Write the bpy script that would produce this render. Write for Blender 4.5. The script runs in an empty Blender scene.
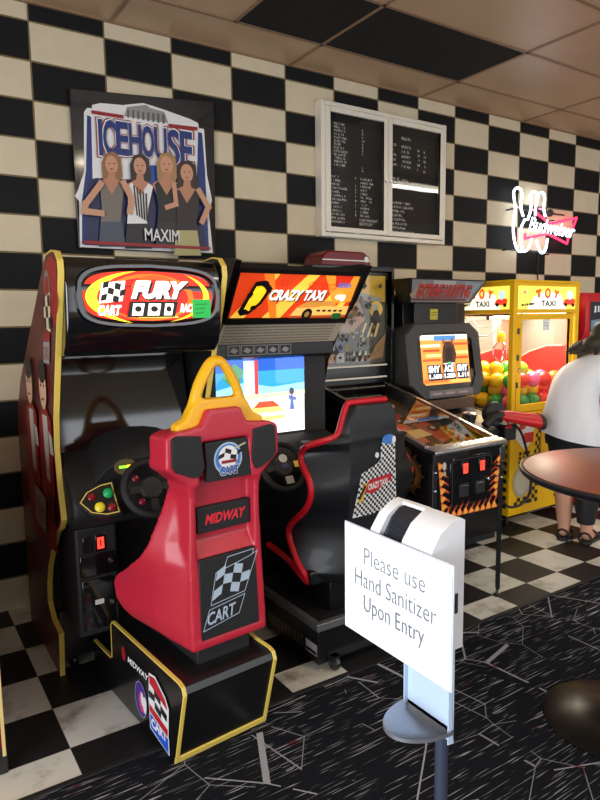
import bpy, bmesh, math, random
import numpy as np
from mathutils import Vector, Matrix
random.seed(7)
PI = math.pi
scene = bpy.context.scene
COL = scene.collection

# ------------------------------------------------------------------ camera
FPX, YAW, PITCH, ROLL, CH = 641.2089, 0.57794, -0.12562, -0.0124, 1.6416
_cy, _sy, _cp, _sp = math.cos(YAW), math.sin(YAW), math.cos(PITCH), math.sin(PITCH)
_f = Vector((_sy*_cp, _cy*_cp, _sp)); _r = Vector((_cy, -_sy, 0)); _u = _r.cross(_f)
CR = _r*math.cos(ROLL) + _u*math.sin(ROLL); CU = -_r*math.sin(ROLL) + _u*math.cos(ROLL)
CAMP = Vector((0, 0, CH))
cam_d = bpy.data.cameras.new('camera'); cam = bpy.data.objects.new('camera', cam_d); COL.objects.link(cam)
cam_d.sensor_fit = 'VERTICAL'; cam_d.sensor_height = 32; cam_d.lens = FPX/800*32; cam_d.clip_start = .02
M = Matrix((CR, CU, -_f)).transposed().to_4x4(); M.translation = CAMP
cam.matrix_world = M
scene.camera = cam
def ray(x, y): return _f*FPX + CR*(x-300) + CU*(400-y)
def PY(x, y, yy):                       # the point of the place seen at a pixel, on the plane y = yy
    d = ray(x, y); return CAMP + d*(yy/d.y)
def PX(x, y, xx):
    d = ray(x, y); return CAMP + d*(xx/d.x)
def PZ(x, y, zz):
    d = ray(x, y); return CAMP + d*((zz-CH)/d.z)

# ------------------------------------------------------------------ materials
MATS = {}
def lin(c):
    return tuple(((v/255)/12.92 if v/255 <= .04045 else (((v/255)+.055)/1.055)**2.4) for v in c)
def mat(name, rgb, rough=.5, metal=0, noise=.06, nscale=40, bump=0, coat=0, em=0, spec=.5, trans=0, alpha=1):
    if name in MATS: return MATS[name]
    m = bpy.data.materials.new(name); m.use_nodes = True; nt = m.node_tree; b = nt.nodes['Principled BSDF']
    c = lin(rgb)
    b.inputs['Roughness'].default_value = rough; b.inputs['Metallic'].default_value = metal
    b.inputs['Specular IOR Level'].default_value = spec
    b.inputs['Coat Weight'].default_value = coat; b.inputs['Coat Roughness'].default_value = .06
    b.inputs['Transmission Weight'].default_value = trans
    b.inputs['Base Color'].default_value = (*c, 1)
    if em:
        b.inputs['Emission Color'].default_value = (*c, 1); b.inputs['Emission Strength'].default_value = em
    if noise or bump:
        tc = nt.nodes.new('ShaderNodeTexCoord'); n = nt.nodes.new('ShaderNodeTexNoise')
        n.inputs['Scale'].default_value = nscale; n.inputs['Detail'].default_value = 4
        nt.links.new(tc.outputs['Object'], n.inputs['Vector'])
        if noise:
            mx = nt.nodes.new('ShaderNodeMix'); mx.data_type = 'RGBA'
            mx.inputs['A'].default_value = (*[v*(1-noise) for v in c], 1)
            mx.inputs['B'].default_value = (*[min(1, v*(1+noise)) for v in c], 1)
            nt.links.new(n.outputs['Fac'], mx.inputs['Factor']); nt.links.new(mx.outputs['Result'], b.inputs['Base Color'])
        if bump:
            bp = nt.nodes.new('ShaderNodeBump'); bp.inputs['Strength'].default_value = bump; bp.inputs['Distance'].default_value = .004
            nt.links.new(n.outputs['Fac'], bp.inputs['Height']); nt.links.new(bp.outputs['Normal'], b.inputs['Normal'])
    MATS[name] = m
    return m
def glass_mat(name, tint=(255, 255, 255), refl=.08):
    if name in MATS: return MATS[name]
    m = bpy.data.materials.new(name); m.use_nodes = True; nt = m.node_tree
    nt.nodes.remove(nt.nodes['Principled BSDF'])
    t = nt.nodes.new('ShaderNodeBsdfTransparent'); t.inputs['Color'].default_value = (*lin(tint), 1)
    g = nt.nodes.new('ShaderNodeBsdfGlossy'); g.inputs['Roughness'].default_value = .02
    fr0 = nt.nodes.new('ShaderNodeFresnel'); fr0.inputs['IOR'].default_value = 1.5
    ge = nt.nodes.new('ShaderNodeNewGeometry'); fr = nt.nodes.new('ShaderNodeMix'); fr.inputs['B'].default_value = 0
    nt.links.new(ge.outputs['Backfacing'], fr.inputs['Factor']); nt.links.new(fr0.outputs['Fac'], fr.inputs['A'])
    mx = nt.nodes.new('ShaderNodeMixShader')
    nt.links.new(fr.outputs['Result'], mx.inputs['Fac']); nt.links.new(t.outputs[0], mx.inputs[1]); nt.links.new(g.outputs[0], mx.inputs[2])
    nt.links.new(mx.outputs[0], nt.nodes['Material Output'].inputs['Surface'])
    MATS[name] = m
    return m
def col(rgb, em=0, rough=.45):          # flat print colour
    return mat('print_%02x%02x%02x_%s' % (*rgb, em), rgb, rough=rough, noise=.04, nscale=60, em=em)
BLK = mat('black_laminate', (19, 19, 21), rough=.32, noise=.2, nscale=25)
BLKG = mat('black_gloss_plastic', (15, 15, 17), rough=.12, noise=.15, nscale=20, coat=.6)
BLKM = mat('black_matte_plastic', (26, 26, 28), rough=.6, noise=.2, nscale=60, bump=.1)
DGREY = mat('dark_grey_plastic', (52, 52, 52), rough=.5, noise=.15)
RED = mat('red_moulded_plastic', (190, 38, 58), rough=.40, noise=.05, nscale=12, coat=.15)
REDT = mat('red_trim_plastic', (200, 20, 40), rough=.35, noise=.05)
YEL = mat('yellow_edge_plastic', (228, 198, 92), rough=.4, noise=.06)
YELB = mat('yellow_bar_plastic', (246, 184, 24), rough=.35, noise=.05)
YELC = mat('yellow_crane_paint', (244, 190, 12), rough=.35, noise=.05)
CHR = mat('brushed_steel', (190, 190, 192), rough=.25, metal=1, noise=.08)
DST = mat('dark_steel', (95, 95, 98), rough=.35, metal=1, noise=.1)
ALU = mat('aluminium_frame', (240, 232, 216), rough=.42, metal=.1, noise=.04)
WHT = mat('white_plastic', (240, 240, 244), rough=.3, noise=.02)
PAPER = mat('white_paper', (244, 246, 250), rough=.6, noise=.01)
GLASS = glass_mat('clear_glass')
DGLASS = mat('dark_tube_glass', (17, 17, 19), rough=.06, noise=.15, nscale=8, coat=.8)

# ------------------------------------------------------------------ mesh builder
WM = {}                                  # world matrix of every empty / part
def empty(name, loc, label, cat, group=None, rz=0):
    o = bpy.data.objects.new(name, None); COL.objects.link(o); o.empty_display_size = .1
    o.location = loc; o.rotation_euler = (0, 0, rz)
    WM[o] = Matrix.Translation(loc) @ Matrix.Rotation(rz, 4, 'Z')
    o['label'] = label; o['category'] = cat
    if group: o['group'] = group
    return o
def tag(o, label, cat, group=None):
    o['label'] = label; o['category'] = cat
    if group: o['group'] = group
    return o
class MB:
    def __init__(s): s.bm = bmesh.new(); s.mats = []; s.mi = 0
    def use(s, m):
        if m not in s.mats: s.mats.append(m)
        s.mi = s.mats.index(m); return s
    def _f(s, vs):
        try: f = s.bm.faces.new(vs); f.material_index = s.mi; return f
        except ValueError: return None
    def box(s, x0, x1, y0, y1, z0, z1, mx=None):
        v = [s.bm.verts.new((x, y, z)) for x in (x0, x1) for y in (y0, y1) for z in (z0, z1)]
        if mx: 
            for w in v: w.co = mx @ w.co
        for q in ((0, 1, 3, 2), (4, 6, 7, 5), (0, 4, 5, 1), (2, 3, 7, 6), (0, 2, 6, 4), (1, 5, 7, 3)): s._f([v[i] for i in q])
        return s
    def prism(s, pts, a0, a1, axis='x'):
        def P(p, a):
            return {'x': (a, p[0], p[1]), 'y': (p[0], a, p[1]), 'z': (p[0], p[1], a)}[axis]
        A = [s.bm.verts.new(P(p, a0)) for p in pts]; B = [s.bm.verts.new(P(p, a1)) for p in pts]
        n = len(pts); s._f(A); s._f(B[::-1])
        for i in range(n): s._f([A[i], B[i], B[(i+1) % n], A[(i+1) % n]])
        return s
    def loft(s, rings, cap=True, closed=True):
        R = [[s.bm.verts.new(p) for p in r] for r in rings]
        n = len(R[0])
        for a, b in zip(R, R[1:]):
            for i in range(n if closed else n-1): s._f([a[i], a[(i+1) % n], b[(i+1) % n], b[i]])
        if cap: s._f(R[0][::-1]); s._f(R[-1])
        return s
    def tube(s, path, r, n=8, closed=False, flat=1.0):
        path = [Vector(p) for p in path]; N = len(path); rings = []
        up = None
        for i, p in enumerate(path):
            a = path[(i-1) % N] if (closed or i > 0) else p
            b = path[(i+1) % N] if (closed or i < N-1) else p
            t = (b-a).normalized()
            if up is None: up = t.orthogonal().normalized()
            up = (up - t*up.dot(t)); up = up.normalized() if up.length > 1e-6 else t.orthogonal().normalized()
            w = t.cross(up); rr = r[i] if isinstance(r, (list, tuple)) else r
            rings.append([p + up*rr*math.cos(2*PI*k/n) + w*rr*flat*math.sin(2*PI*k/n) for k in range(n)])
        if closed:
            R = [[s.bm.verts.new(p) for p in q] for q in rings]
            for i in range(N):
                a, b = R[i], R[(i+1) % N]
                for k in range(n): s._f([a[k], a[(k+1) % n], b[(k+1) % n], b[k]])
        else: s.loft(rings)
        return s
    def lathe(s, prof, c=(0, 0, 0), axis=(0, 0, 1), n=24):
        q = Vector((0, 0, 1)).rotation_difference(Vector(axis).normalized()); c = Vector(c); rings = []
        for r, h in prof:
            rings.append([c + q @ Vector((max(r, 1e-5)*math.cos(2*PI*k/n), max(r, 1e-5)*math.sin(2*PI*k/n), h)) for k in range(n)])
        return s.loft(rings)
    def ball(s, c, r, n=16, sc=(1, 1, 1)):
        prof = [(math.sin(PI*i/(n//2))*r, -math.cos(PI*i/(n//2))*r) for i in range(n//2+1)]
        c = Vector(c); rings = [[c + Vector((max(a, 1e-4)*math.cos(2*PI*k/n)*sc[0], max(a, 1e-4)*math.sin(2*PI*k/n)*sc[1], h*sc[2])) for k in range(n)] for a, h in prof]
        return s.loft(rings)
    def build(s, name, m=None, parent=None, bevel=0, seg=2, world=True, smooth=35, subsurf=0, remesh=0, sm=0):
        bm = s.bm
        if m is not None and not s.mats: s.mats = [m]
        if parent is not None and world: bm.transform(WM[parent].inverted())
        bmesh.ops.remove_doubles(bm, verts=bm.verts, dist=1e-6)
        bmesh.ops.recalc_face_normals(bm, faces=bm.faces)
        me = bpy.data.meshes.new(name)
        if smooth:
            for f in bm.faces: f.smooth = True
            ang = math.radians(smooth)
            for e in bm.edges:
                if len(e.link_faces) == 2 and e.calc_face_angle(0) > ang: e.smooth = False
        bm.to_mesh(me); bm.free()
        for q in s.mats: me.materials.append(q)
        o = bpy.data.objects.new(name, me); COL.objects.link(o)
        if parent is not None: o.parent = parent; WM[o] = WM[parent]
        else: WM[o] = Matrix.Identity(4)
        if remesh:
            md = o.modifiers.new('r', 'REMESH'); md.mode = 'VOXEL'; md.voxel_size = remesh; md.use_smooth_shade = True
            if sm: md = o.modifiers.new('s', 'SMOOTH'); md.factor = .5; md.iterations = sm
        if bevel:
            md = o.modifiers.new('b', 'BEVEL'); md.width = bevel; md.segments = seg; md.limit_method = 'ANGLE'; md.angle_limit = math.radians(32)
        if subsurf:
            md = o.modifiers.new('u', 'SUBSURF'); md.levels = md.render_levels = subsurf
        return o
def settle(o, loc):                      # a one-mesh thing: put its origin at its own base
    loc = Vector(loc); o.data.transform(Matrix.Translation(-loc)); o.location = loc; return o

# ------------------------------------------------------------------ flat artwork (prints, lettering) as thin layered mesh
_txt = bpy.data.curves.new('lettering', 'FONT')
_txo = bpy.data.objects.new('lettering', _txt); COL.objects.link(_txo)
def text_geo(body, bold=0, shear=0, spacing=1.0):
    _txt.body = body; _txt.offset = bold; _txt.shear = shear; _txt.space_character = spacing; _txt.resolution_u = 3
    _txt.size = 1
    me = _txo.to_mesh(); vs = [(v.co.x, v.co.y) for v in me.vertices]; fs = [tuple(p.vertices) for p in me.polygons]
    _txo.to_mesh_clear()
    xs = [v[0] for v in vs]; ys = [v[1] for v in vs]
    return vs, fs, (min(xs), max(xs), min(ys), max(ys))
class Art:
    EPS = .0006
    def __init__(s): s.v = []; s.f = []; s.mats = []; s.n = 0
    def _m(s, m):
        if m not in s.mats: s.mats.append(m)
        return s.mats.index(m)
    def poly(s, pts, m, L=None):
        if L is None: s.n += 1; L = s.n
        b = len(s.v); s.v += [(p[0], p[1], L) for p in pts]; s.f.append((tuple(range(b, b+len(pts))), s._m(m))); return s
    def rect(s, x0, x1, y0, y1, m, L=None): return s.poly([(x0, y0), (x1, y0), (x1, y1), (x0, y1)], m, L)
    def ell(s, cx, cy, rx, ry, m, n=24, L=None, rot=0):
        c, d = math.cos(rot), math.sin(rot)
        return s.poly([(cx + rx*math.cos(2*PI*k/n)*c - ry*math.sin(2*PI*k/n)*d, cy + rx*math.cos(2*PI*k/n)*d + ry*math.sin(2*PI*k/n)*c) for k in range(n)], m, L)
    def line(s, pts, w, m, L=None, closed=False):
        if L is None: s.n += 1; L = s.n
        q = list(pts) + ([pts[0]] if closed else [])
        for i_, (a, b) in enumerate(zip(q, q[1:])):
            d = Vector((b[0]-a[0], b[1]-a[1])); 
            if d.length < 1e-9: continue
            d.normalize(); nx, ny = -d.y*w/2, d.x*w/2; ex, ey = d.x*w/2, d.y*w/2
            s.poly([(a[0]-ex+nx, a[1]-ey+ny), (a[0]-ex-nx, a[1]-ey-ny), (b[0]+ex-nx, b[1]+ey-ny), (b[0]+ex+nx, b[1]+ey+ny)], m, L+.12*(i_ % 3))
        return s
    def text(s, body, x0, x1, y0, y1, m, bold=0, shear=0, rot=0, L=None, spacing=1.0):
        if L is None: s.n += 1; L = s.n
        vs, fs, (a, b, c, d) = text_geo(body, bold, shear, spacing)
        k = s._m(m); base = len(s.v); cx, cy = (x0+x1)/2, (y0+y1)/2; cr, sr = math.cos(rot), math.sin(rot)
        for (x, y) in vs:
            u = x0 + (x-a)/(b-a)*(x1-x0) - cx; w = y0 + (y-c)/(d-c)*(y1-y0) - cy
            s.v.append((cx + u*cr - w*sr, cy + u*sr + w*cr, L))
        for f in fs: s.f.append((tuple(base+i for i in f), k))
        return s
    def checker(s, x0, x1, y0, y1, nx, ny, ma, mb=None, par=0, shp=None, L=None):
        if L is None: s.n += 1; L = s.n
        for i in range(nx):
            for j in range(ny):
                m = ma if (i+j+par) % 2 == 0 else mb
                if m is None: continue
                q = [((x0 + (x1-x0)*(i+a)/nx), (y0 + (y1-y0)*(j+b)/ny)) for a, b in ((0, 0), (1, 0), (1, 1), (0, 1))]
                if shp: q = [shp(*p) for p in q]
                s.poly(q, m, L)
        return s
    def build(s, name, parent, O, U, V, world=True, warp=None):
        O, U, V = Vector(O), Vector(U), Vector(V); N = U.cross(V).normalized()
        me = bpy.data.meshes.new(name)
        vs = [(O + U*x + V*y + N*(L*s.EPS + (warp(x, y) if warp else 0))) for x, y, L in s.v]
        if parent is not None and world: I = WM[parent].inverted(); vs = [I @ v for v in vs]
        # keep every face turned to the front
        fs = []
        for f, k in s.f:
            a = sum(s.v[f[i]][0]*s.v[f[(i+1) % len(f)]][1] - s.v[f[(i+1) % len(f)]][0]*s.v[f[i]][1] for i in range(len(f)))
            fs.append(f if a >= 0 else f[::-1])
        me.from_pydata([tuple(v) for v in vs], [], fs)
        for m in s.mats: me.materials.append(m)
        me.polygons.foreach_set('material_index', [k for _, k in s.f]); me.update()
        o = bpy.data.objects.new(name, me); COL.objects.link(o)
        if parent is not None: o.parent = parent; WM[o] = WM[parent]
        else: WM[o] = Matrix.Identity(4)
        return o
def offset_path(pts, d):
    out = []
    for i in range(len(pts)):
        a = Vector(pts[max(i-1, 0)]); b = Vector(pts[min(i+1, len(pts)-1)]); t = (b-a).normalized(); out.append((pts[i][0]-t.y*d, pts[i][1]+t.x*d))
    return out
def strip(pts, x0, x1, th=.006, out=1):  # a tape along a (y,z) outline, as wide as the board it edges
    a = offset_path(pts, th*out); b = pts
    m = MB()
    m.loft([[(x0, p[0], p[1]), (x1, p[0], p[1]), (x1, q[0], q[1]), (x0, q[0], q[1])] for p, q in zip(a, b)])
    return m
def caster(parent, x, y, zt=.09):
    m = MB(); m.lathe([(.012, -.012), (.03, -.012), (.032, 0), (.03, .012), (.012, .012)], (x, y, .033), (1, .2, 0), 16)
    m.box(x-.016, x+.016, y-.016, y+.016, .045, zt)
    m.box(x-.02, x+.02, y-.02, y+.02, zt-.004, zt)
    return m.build('caster', DST, parent)

# ================================================================== THE ROOM
D = 3.8627; CEIL = 3.3435; WX, WZ, BW, BH = .80555, 3.24867, .40639, .20394
FX, FY, T = 3.8492, 3.0335, .3048
XL, XR, YF = -2.2, 8.6, -3.2
CARP = 2.232
def wall_material():
    m = bpy.data.materials.new('painted_checker_block'); m.use_nodes = True; nt = m.node_tree; N, Lk = nt.nodes, nt.links
    b = N['Principled BSDF']; tc = N.new('ShaderNodeTexCoord'); sp = N.new('ShaderNodeSeparateXYZ'); Lk.new(tc.outputs['Object'], sp.inputs[0])
    def math_(op, a, bb=None, c=None):
        n = N.new('ShaderNodeMath'); n.operation = op
        for i, v in enumerate((a, bb, c)):
            if v is None: continue
            if isinstance(v, (int, float)): n.inputs[i].default_value = v
            else: Lk.new(v, n.inputs[i])
        return n.outputs[0]
    u = math_('DIVIDE', math_('SUBTRACT', sp.outputs[0], WX), BW); v = math_('DIVIDE', math_('SUBTRACT', WZ, sp.outputs[2]), BH)
    par = math_('FLOORED_MODULO', math_('ADD', math_('FLOOR', u), math_('FLOOR', v)), 2)
    def edge(t, size):
        fr = math_('FRACT', t); d = math_('MULTIPLY', math_('MINIMUM', fr, math_('SUBTRACT', 1, fr)), size); return d
    dj = math_('MINIMUM', edge(u, BW), edge(v, BH))
    nz = N.new('ShaderNodeTexNoise'); nz.inputs['Scale'].default_value = 9; nz.inputs['Detail'].default_value = 5; Lk.new(tc.outputs['Object'], nz.inputs['Vector'])
    n2 = N.new('ShaderNodeTexNoise'); n2.inputs['Scale'].default_value = 160; Lk.new(tc.outputs['Object'], n2.inputs['Vector'])
    joint = math_('LESS_THAN', math_('ADD', dj, math_('MULTIPLY', math_('SUBTRACT', nz.outputs['Fac'], .5), .004)), .0045)
    cr = N.new('ShaderNodeMix'); cr.data_type = 'RGBA'; cr.inputs['A'].default_value = (*lin((224, 210, 182)), 1); cr.inputs['B'].default_value = (*lin((210, 195, 166)), 1); Lk.new(nz.outputs['Fac'], cr.inputs['Factor'])
    bk = N.new('ShaderNodeMix'); bk.data_type = 'RGBA'; bk.inputs['A'].default_value = (*lin((15, 15, 17)), 1); bk.inputs['B'].default_value = (*lin((24, 24, 26)), 1); Lk.new(nz.outputs['Fac'], bk.inputs['Factor'])
    c1 = N.new('ShaderNodeMix'); c1.data_type = 'RGBA'; Lk.new(par, c1.inputs['Factor']); Lk.new(cr.outputs['Result'], c1.inputs['A']); Lk.new(bk.outputs['Result'], c1.inputs['B'])
    c2 = N.new('ShaderNodeMix'); c2.data_type = 'RGBA'; Lk.new(joint, c2.inputs['Factor']); Lk.new(c1.outputs['Result'], c2.inputs['A']); c2.inputs['B'].default_value = (*lin((122, 106, 76)), 1)
    Lk.new(c2.outputs['Result'], b.inputs['Base Color']); b.inputs['Roughness'].default_value = .65; b.inputs['Specular IOR Level'].default_value = .25
    bp = N.new('ShaderNodeBump'); bp.inputs['Distance'].default_value = .004; bp.inputs['Strength'].default_value = .5
    h = math_('ADD', math_('MULTIPLY', math_('MINIMUM', math_('MULTIPLY', dj, 120), 1), 1), math_('MULTIPLY', n2.outputs['Fac'], .25)); Lk.new(h, bp.inputs['Height']); Lk.new(bp.outputs['Normal'], b.inputs['Normal'])
    return m
def floor_material():
    m = bpy.data.materials.new('checker_vinyl_tile'); m.use_nodes = True; nt = m.node_tree; N, Lk = nt.nodes, nt.links
    b = N['Principled BSDF']; tc = N.new('ShaderNodeTexCoord'); sp = N.new('ShaderNodeSeparateXYZ'); Lk.new(tc.outputs['Object'], sp.inputs[0])
    def math_(op, a, bb=None):
        n = N.new('ShaderNodeMath'); n.operation = op
        for i, v in enumerate((a, bb)):
            if v is None: continue
            if isinstance(v, (int, float)): n.inputs[i].default_value = v
            else: Lk.new(v, n.inputs[i])
        return n.outputs[0]
    v = math_('DIVIDE', math_('SUBTRACT', sp.outputs[0], FX), T); u = math_('DIVIDE', math_('SUBTRACT', FY, sp.outputs[1]), T)
    par = math_('FLOORED_MODULO', math_('ADD', math_('FLOOR', u), math_('FLOOR', v)), 2)
    def edge(t):
        fr = math_('FRACT', t); return math_('MULTIPLY', math_('MINIMUM', fr, math_('SUBTRACT', 1, fr)), T)
    joint = math_('LESS_THAN', math_('MINIMUM', edge(u), edge(v)), .0012)
    nz = N.new('ShaderNodeTexNoise'); nz.inputs['Scale'].default_value = 5; nz.inputs['Detail'].default_value = 8; nz.inputs['Roughness'].default_value = .7; Lk.new(tc.outputs['Object'], nz.inputs['Vector'])
    rp = N.new('ShaderNodeValToRGB'); rp.color_ramp.elements[0].position = .30; rp.color_ramp.elements[1].position = .50; rp.color_ramp.elements[0].color = (*lin((138, 132, 118)), 1); rp.color_ramp.elements[1].color = (*lin((214, 213, 204)), 1); Lk.new(nz.outputs['Fac'], rp.inputs['Fac'])
    bk = N.new('ShaderNodeMix'); bk.data_type = 'RGBA'; bk.inputs['A'].default_value = (*lin((14, 14, 16)), 1); bk.inputs['B'].default_value = (*lin((32, 32, 34)), 1); Lk.new(nz.outputs['Fac'], bk.inputs['Factor'])
    c1 = N.new('ShaderNodeMix'); c1.data_type = 'RGBA'; Lk.new(par, c1.inputs['Factor']); Lk.new(rp.outputs['Color'], c1.inputs['A']); Lk.new(bk.outputs['Result'], c1.inputs['B'])
    c2 = N.new('ShaderNodeMix'); c2.data_type = 'RGBA'; Lk.new(joint, c2.inputs['Factor']); Lk.new(c1.outputs['Result'], c2.inputs['A']); c2.inputs['B'].default_value = (*lin((80, 76, 68)), 1)
    Lk.new(c2.outputs['Result'], b.inputs['Base Color'])
    rr = N.new('ShaderNodeMapRange'); rr.inputs['To Min'].default_value = .40; rr.inputs['To Max'].default_value = .62; Lk.new(nz.outputs['Fac'], rr.inputs['Value']); Lk.new(rr.outputs[0], b.inputs['Roughness'])
    return m
def carpet_material():
    m = bpy.data.materials.new('black_streaked_carpet'); m.use_nodes = True; nt = m.node_tree; N, Lk = nt.nodes, nt.links
    b = N['Principled BSDF']; tc = N.new('ShaderNodeTexCoord')
    def mp(s, r=(0, 0, 0), l=(0, 0, 0)):
        n = N.new('ShaderNodeMapping'); n.inputs['Scale'].default_value = s; n.inputs['Rotation'].default_value = r; n.inputs['Location'].default_value = l; Lk.new(tc.outputs['Object'], n.inputs['Vector']); return n.outputs[0]
    def mth(op, a, bb=None, cl=False):
        n = N.new('ShaderNodeMath'); n.operation = op; n.use_clamp = cl
        for i, v in enumerate((a, bb)):
            if v is None: continue
            if isinstance(v, (int, float)): n.inputs[i].default_value = v
            else: Lk.new(v, n.inputs[i])
        return n.outputs[0]
    def dashes(scale, rot, thr):          # short threads running one way
        n = N.new('ShaderNodeTexNoise'); n.inputs['Scale'].default_value = 1; n.inputs['Detail'].default_value = 1
        Lk.new(mp(scale, (0, 0, rot)), n.inputs['Vector']); return mth('MULTIPLY', mth('SUBTRACT', n.outputs['Fac'], thr), 14, True)
    def web(scale, rot, w, seed):
        v = N.new('ShaderNodeTexVoronoi'); v.feature = 'DISTANCE_TO_EDGE'; v.inputs['Scale'].default_value = scale; v.inputs['Randomness'].default_value = 1
        Lk.new(mp((1, 1, 0), (0, 0, rot), (seed, seed*.7, 0)), v.inputs['Vector'])
        ln = mth('LESS_THAN', v.outputs['Distance'], w*scale)
        n = N.new('ShaderNodeTexNoise'); n.inputs['Scale'].default_value = 2.2; Lk.new(mp((1, 1, 0), (0, 0, 0), (seed*3, 0, 0)), n.inputs['Vector'])
        return mth('MULTIPLY', ln, mth('GREATER_THAN', n.outputs['Fac'], .50))
    vc = N.new('ShaderNodeTexVoronoi'); vc.inputs['Scale'].default_value = 1.7; Lk.new(mp((1, 1, 0)), vc.inputs['Vector'])
    sc = N.new('ShaderNodeSeparateColor'); Lk.new(vc.outputs['Color'], sc.inputs[0])
    pick = mth('GREATER_THAN', sc.outputs[0], .68)
    d1 = dashes((6, 170, 0), .06, .628); d2 = dashes((5, 120, 0), PI/2+.1, .59)
    da = mth('ADD', mth('MULTIPLY', d1, mth('SUBTRACT', 1, pick)), mth('MULTIPLY', d2, pick))
    fine = N.new('ShaderNodeTexNoise'); fine.inputs['Scale'].default_value = 260; Lk.new(tc.outputs['Object'], fine.inputs['Vector'])
    w1 = web(1.5, .3, .0028, 3.1); w2 = web(3.2, 1.0, .0016, 8.7)
    lines = mth('MULTIPLY', mth('MAXIMUM', mth('MAXIMUM', w1, mth('MULTIPLY', w2, .7)), mth('MULTIPLY', da, .9)), mth('ADD', .25, fine.outputs['Fac']), True)
    hue = N.new('ShaderNodeTexNoise'); hue.inputs['Scale'].default_value = 6; Lk.new(tc.outputs['Object'], hue.inputs['Vector'])
    lc = N.new('ShaderNodeValToRGB'); lc.color_ramp.elements[0].position = .30; lc.color_ramp.elements[0].color = (*lin((150, 70, 70)), 1); lc.color_ramp.elements[1].position = .36; lc.color_ramp.elements[1].color = (*lin((186, 186, 192)), 1); Lk.new(hue.outputs['Fac'], lc.inputs['Fac'])
    base = N.new('ShaderNodeMix'); base.data_type = 'RGBA'; base.inputs['A'].default_value = (*lin((12, 13, 18)), 1); base.inputs['B'].default_value = (*lin((28, 30, 38)), 1); Lk.new(fine.outputs['Fac'], base.inputs['Factor'])
    mx = N.new('ShaderNodeMix'); mx.data_type = 'RGBA'; Lk.new(lines, mx.inputs['Factor']); Lk.new(base.outputs['Result'], mx.inputs['A']); Lk.new(lc.outputs['Color'], mx.inputs['B'])
    Lk.new(mx.outputs['Result'], b.inputs['Base Color']); b.inputs['Roughness'].default_value = .95; b.inputs['Specular IOR Level'].default_value = .15
    bp = N.new('ShaderNodeBump'); bp.inputs['Strength'].default_value = .5; bp.inputs['Distance'].default_value = .003; Lk.new(fine.outputs['Fac'], bp.inputs['Height']); Lk.new(bp.outputs['Normal'], b.inputs['Normal'])
    return m
def struct(o): o['kind'] = 'structure'; return o
m = MB(); m.use(floor_material()); m.box(XL, XR, CARP, D, -.06, 0); m.use(carpet_material()); m.box(XL, XR, YF, CARP, -.06, 0)
struct(m.build('floor', smooth=0))
m = MB(); m.box(XL, XR, CARP-.012, CARP+.012, 0, .005); struct(m.build('trim_1', BLKM, bevel=.002))
struct(MB().box(XL, XR, D, D+.12, -.06, CEIL+.1).build('wall_back', wall_material(), smooth=0))
WALLM = mat('cream_wall_paint', (205, 196, 172), rough=.7)
# front and left walls stand behind the viewer, with the daylight openings of the entry
m = MB(); m.box(XL, XR, YF-.12, YF, 0, .5); m.box(XL, XR, YF-.12, YF, 2.7, CEIL+.1)
for x0, x1 in ((XL, -1.9), (1.6, 2.0), (5.2, 5.6), (8.3, XR)): m.box(x0, x1, YF-.12, YF, .5, 2.7)
struct(m.build('wall_front', WALLM, smooth=0))
m = MB(); m.box(XL-.12, XL, YF, -1.6, 0, CEIL+.1); m.box(XL-.12, XL, 2.0, D, 0, CEIL+.1); m.box(XL-.12, XL, -1.6, 2.0, 2.5, CEIL+.1); m.box(XL-.12, XL, -1.6, 2.0, 0, .1)
struct(m.build('wall_left', WALLM, smooth=0))
struct(MB().box(XR, XR+.12, YF, D, 0, CEIL+.1).build('wall_right', WALLM, smooth=0))
# ceiling: tan lay-in boards on a thin grid, two boards black
CEILM = mat('tan_ceiling_board', (200, 168, 134), rough=.33, noise=.1, nscale=3, bump=.0)
nt = CEILM.node_tree; _b = nt.nodes['Principled BSDF']; _n = nt.nodes.new('ShaderNodeTexNoise'); _n.inputs['Scale'].default_value = 90; _n.inputs['Detail'].default_value = 3
_tc = nt.nodes.new('ShaderNodeTexCoord'); nt.links.new(_tc.outputs['Object'], _n.inputs['Vector']); _bp = nt.nodes.new('ShaderNodeBump'); _bp.inputs['Strength'].default_value = .5; _bp.inputs['Distance'].default_value = .003
nt.links.new(_n.outputs['Fac'], _bp.inputs['Height']); nt.links.new(_bp.outputs['Normal'], _b.inputs['Normal'])
struct(MB().box(XL, XR, YF, D, CEIL, CEIL+.06).build('ceiling', CEILM, smooth=0))
GRIDM = mat('tan_grid_steel', (150, 118, 92), rough=.5)
m = MB(); GX0, GS, GY0, GR = 2.46, 1.212, 3.475, .60
for k in range(-4, 6): m.box(GX0+k*GS-.011, GX0+k*GS+.011, YF, D, CEIL-.006, CEIL)
for k in range(0, 11): m.box(XL, XR, GY0-k*GR-.011, GY0-k*GR+.011, CEIL-.006, CEIL)
m.box(1.843, 1.865, GY0-GR, GY0, CEIL-.006, CEIL)
m.box(XL, XR, D-.02, D, CEIL-.008, CEIL)
struct(m.build('trim_2', GRIDM, smooth=0))
BCT = mat('black_ceiling_board', (15, 15, 16), rough=.85, noise=.2, nscale=80, bump=.3)
for nm, x0, x1, lb in (('ceiling_board', 1.866, GX0-.012, 'short square black ceiling board above the beer poster side'), ('ceiling_board', GX0+.012, GX0+GS-.012, 'long rectangular black ceiling board above the menu cabinet')):
    o = MB().box(x0, x1, GY0-GR+.012, GY0-.012, CEIL-.004, CEIL).build(nm, BCT); settle(o, ((x0+x1)/2, GY0-GR/2, CEIL)); tag(o, lb, 'ceiling tile')
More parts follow.
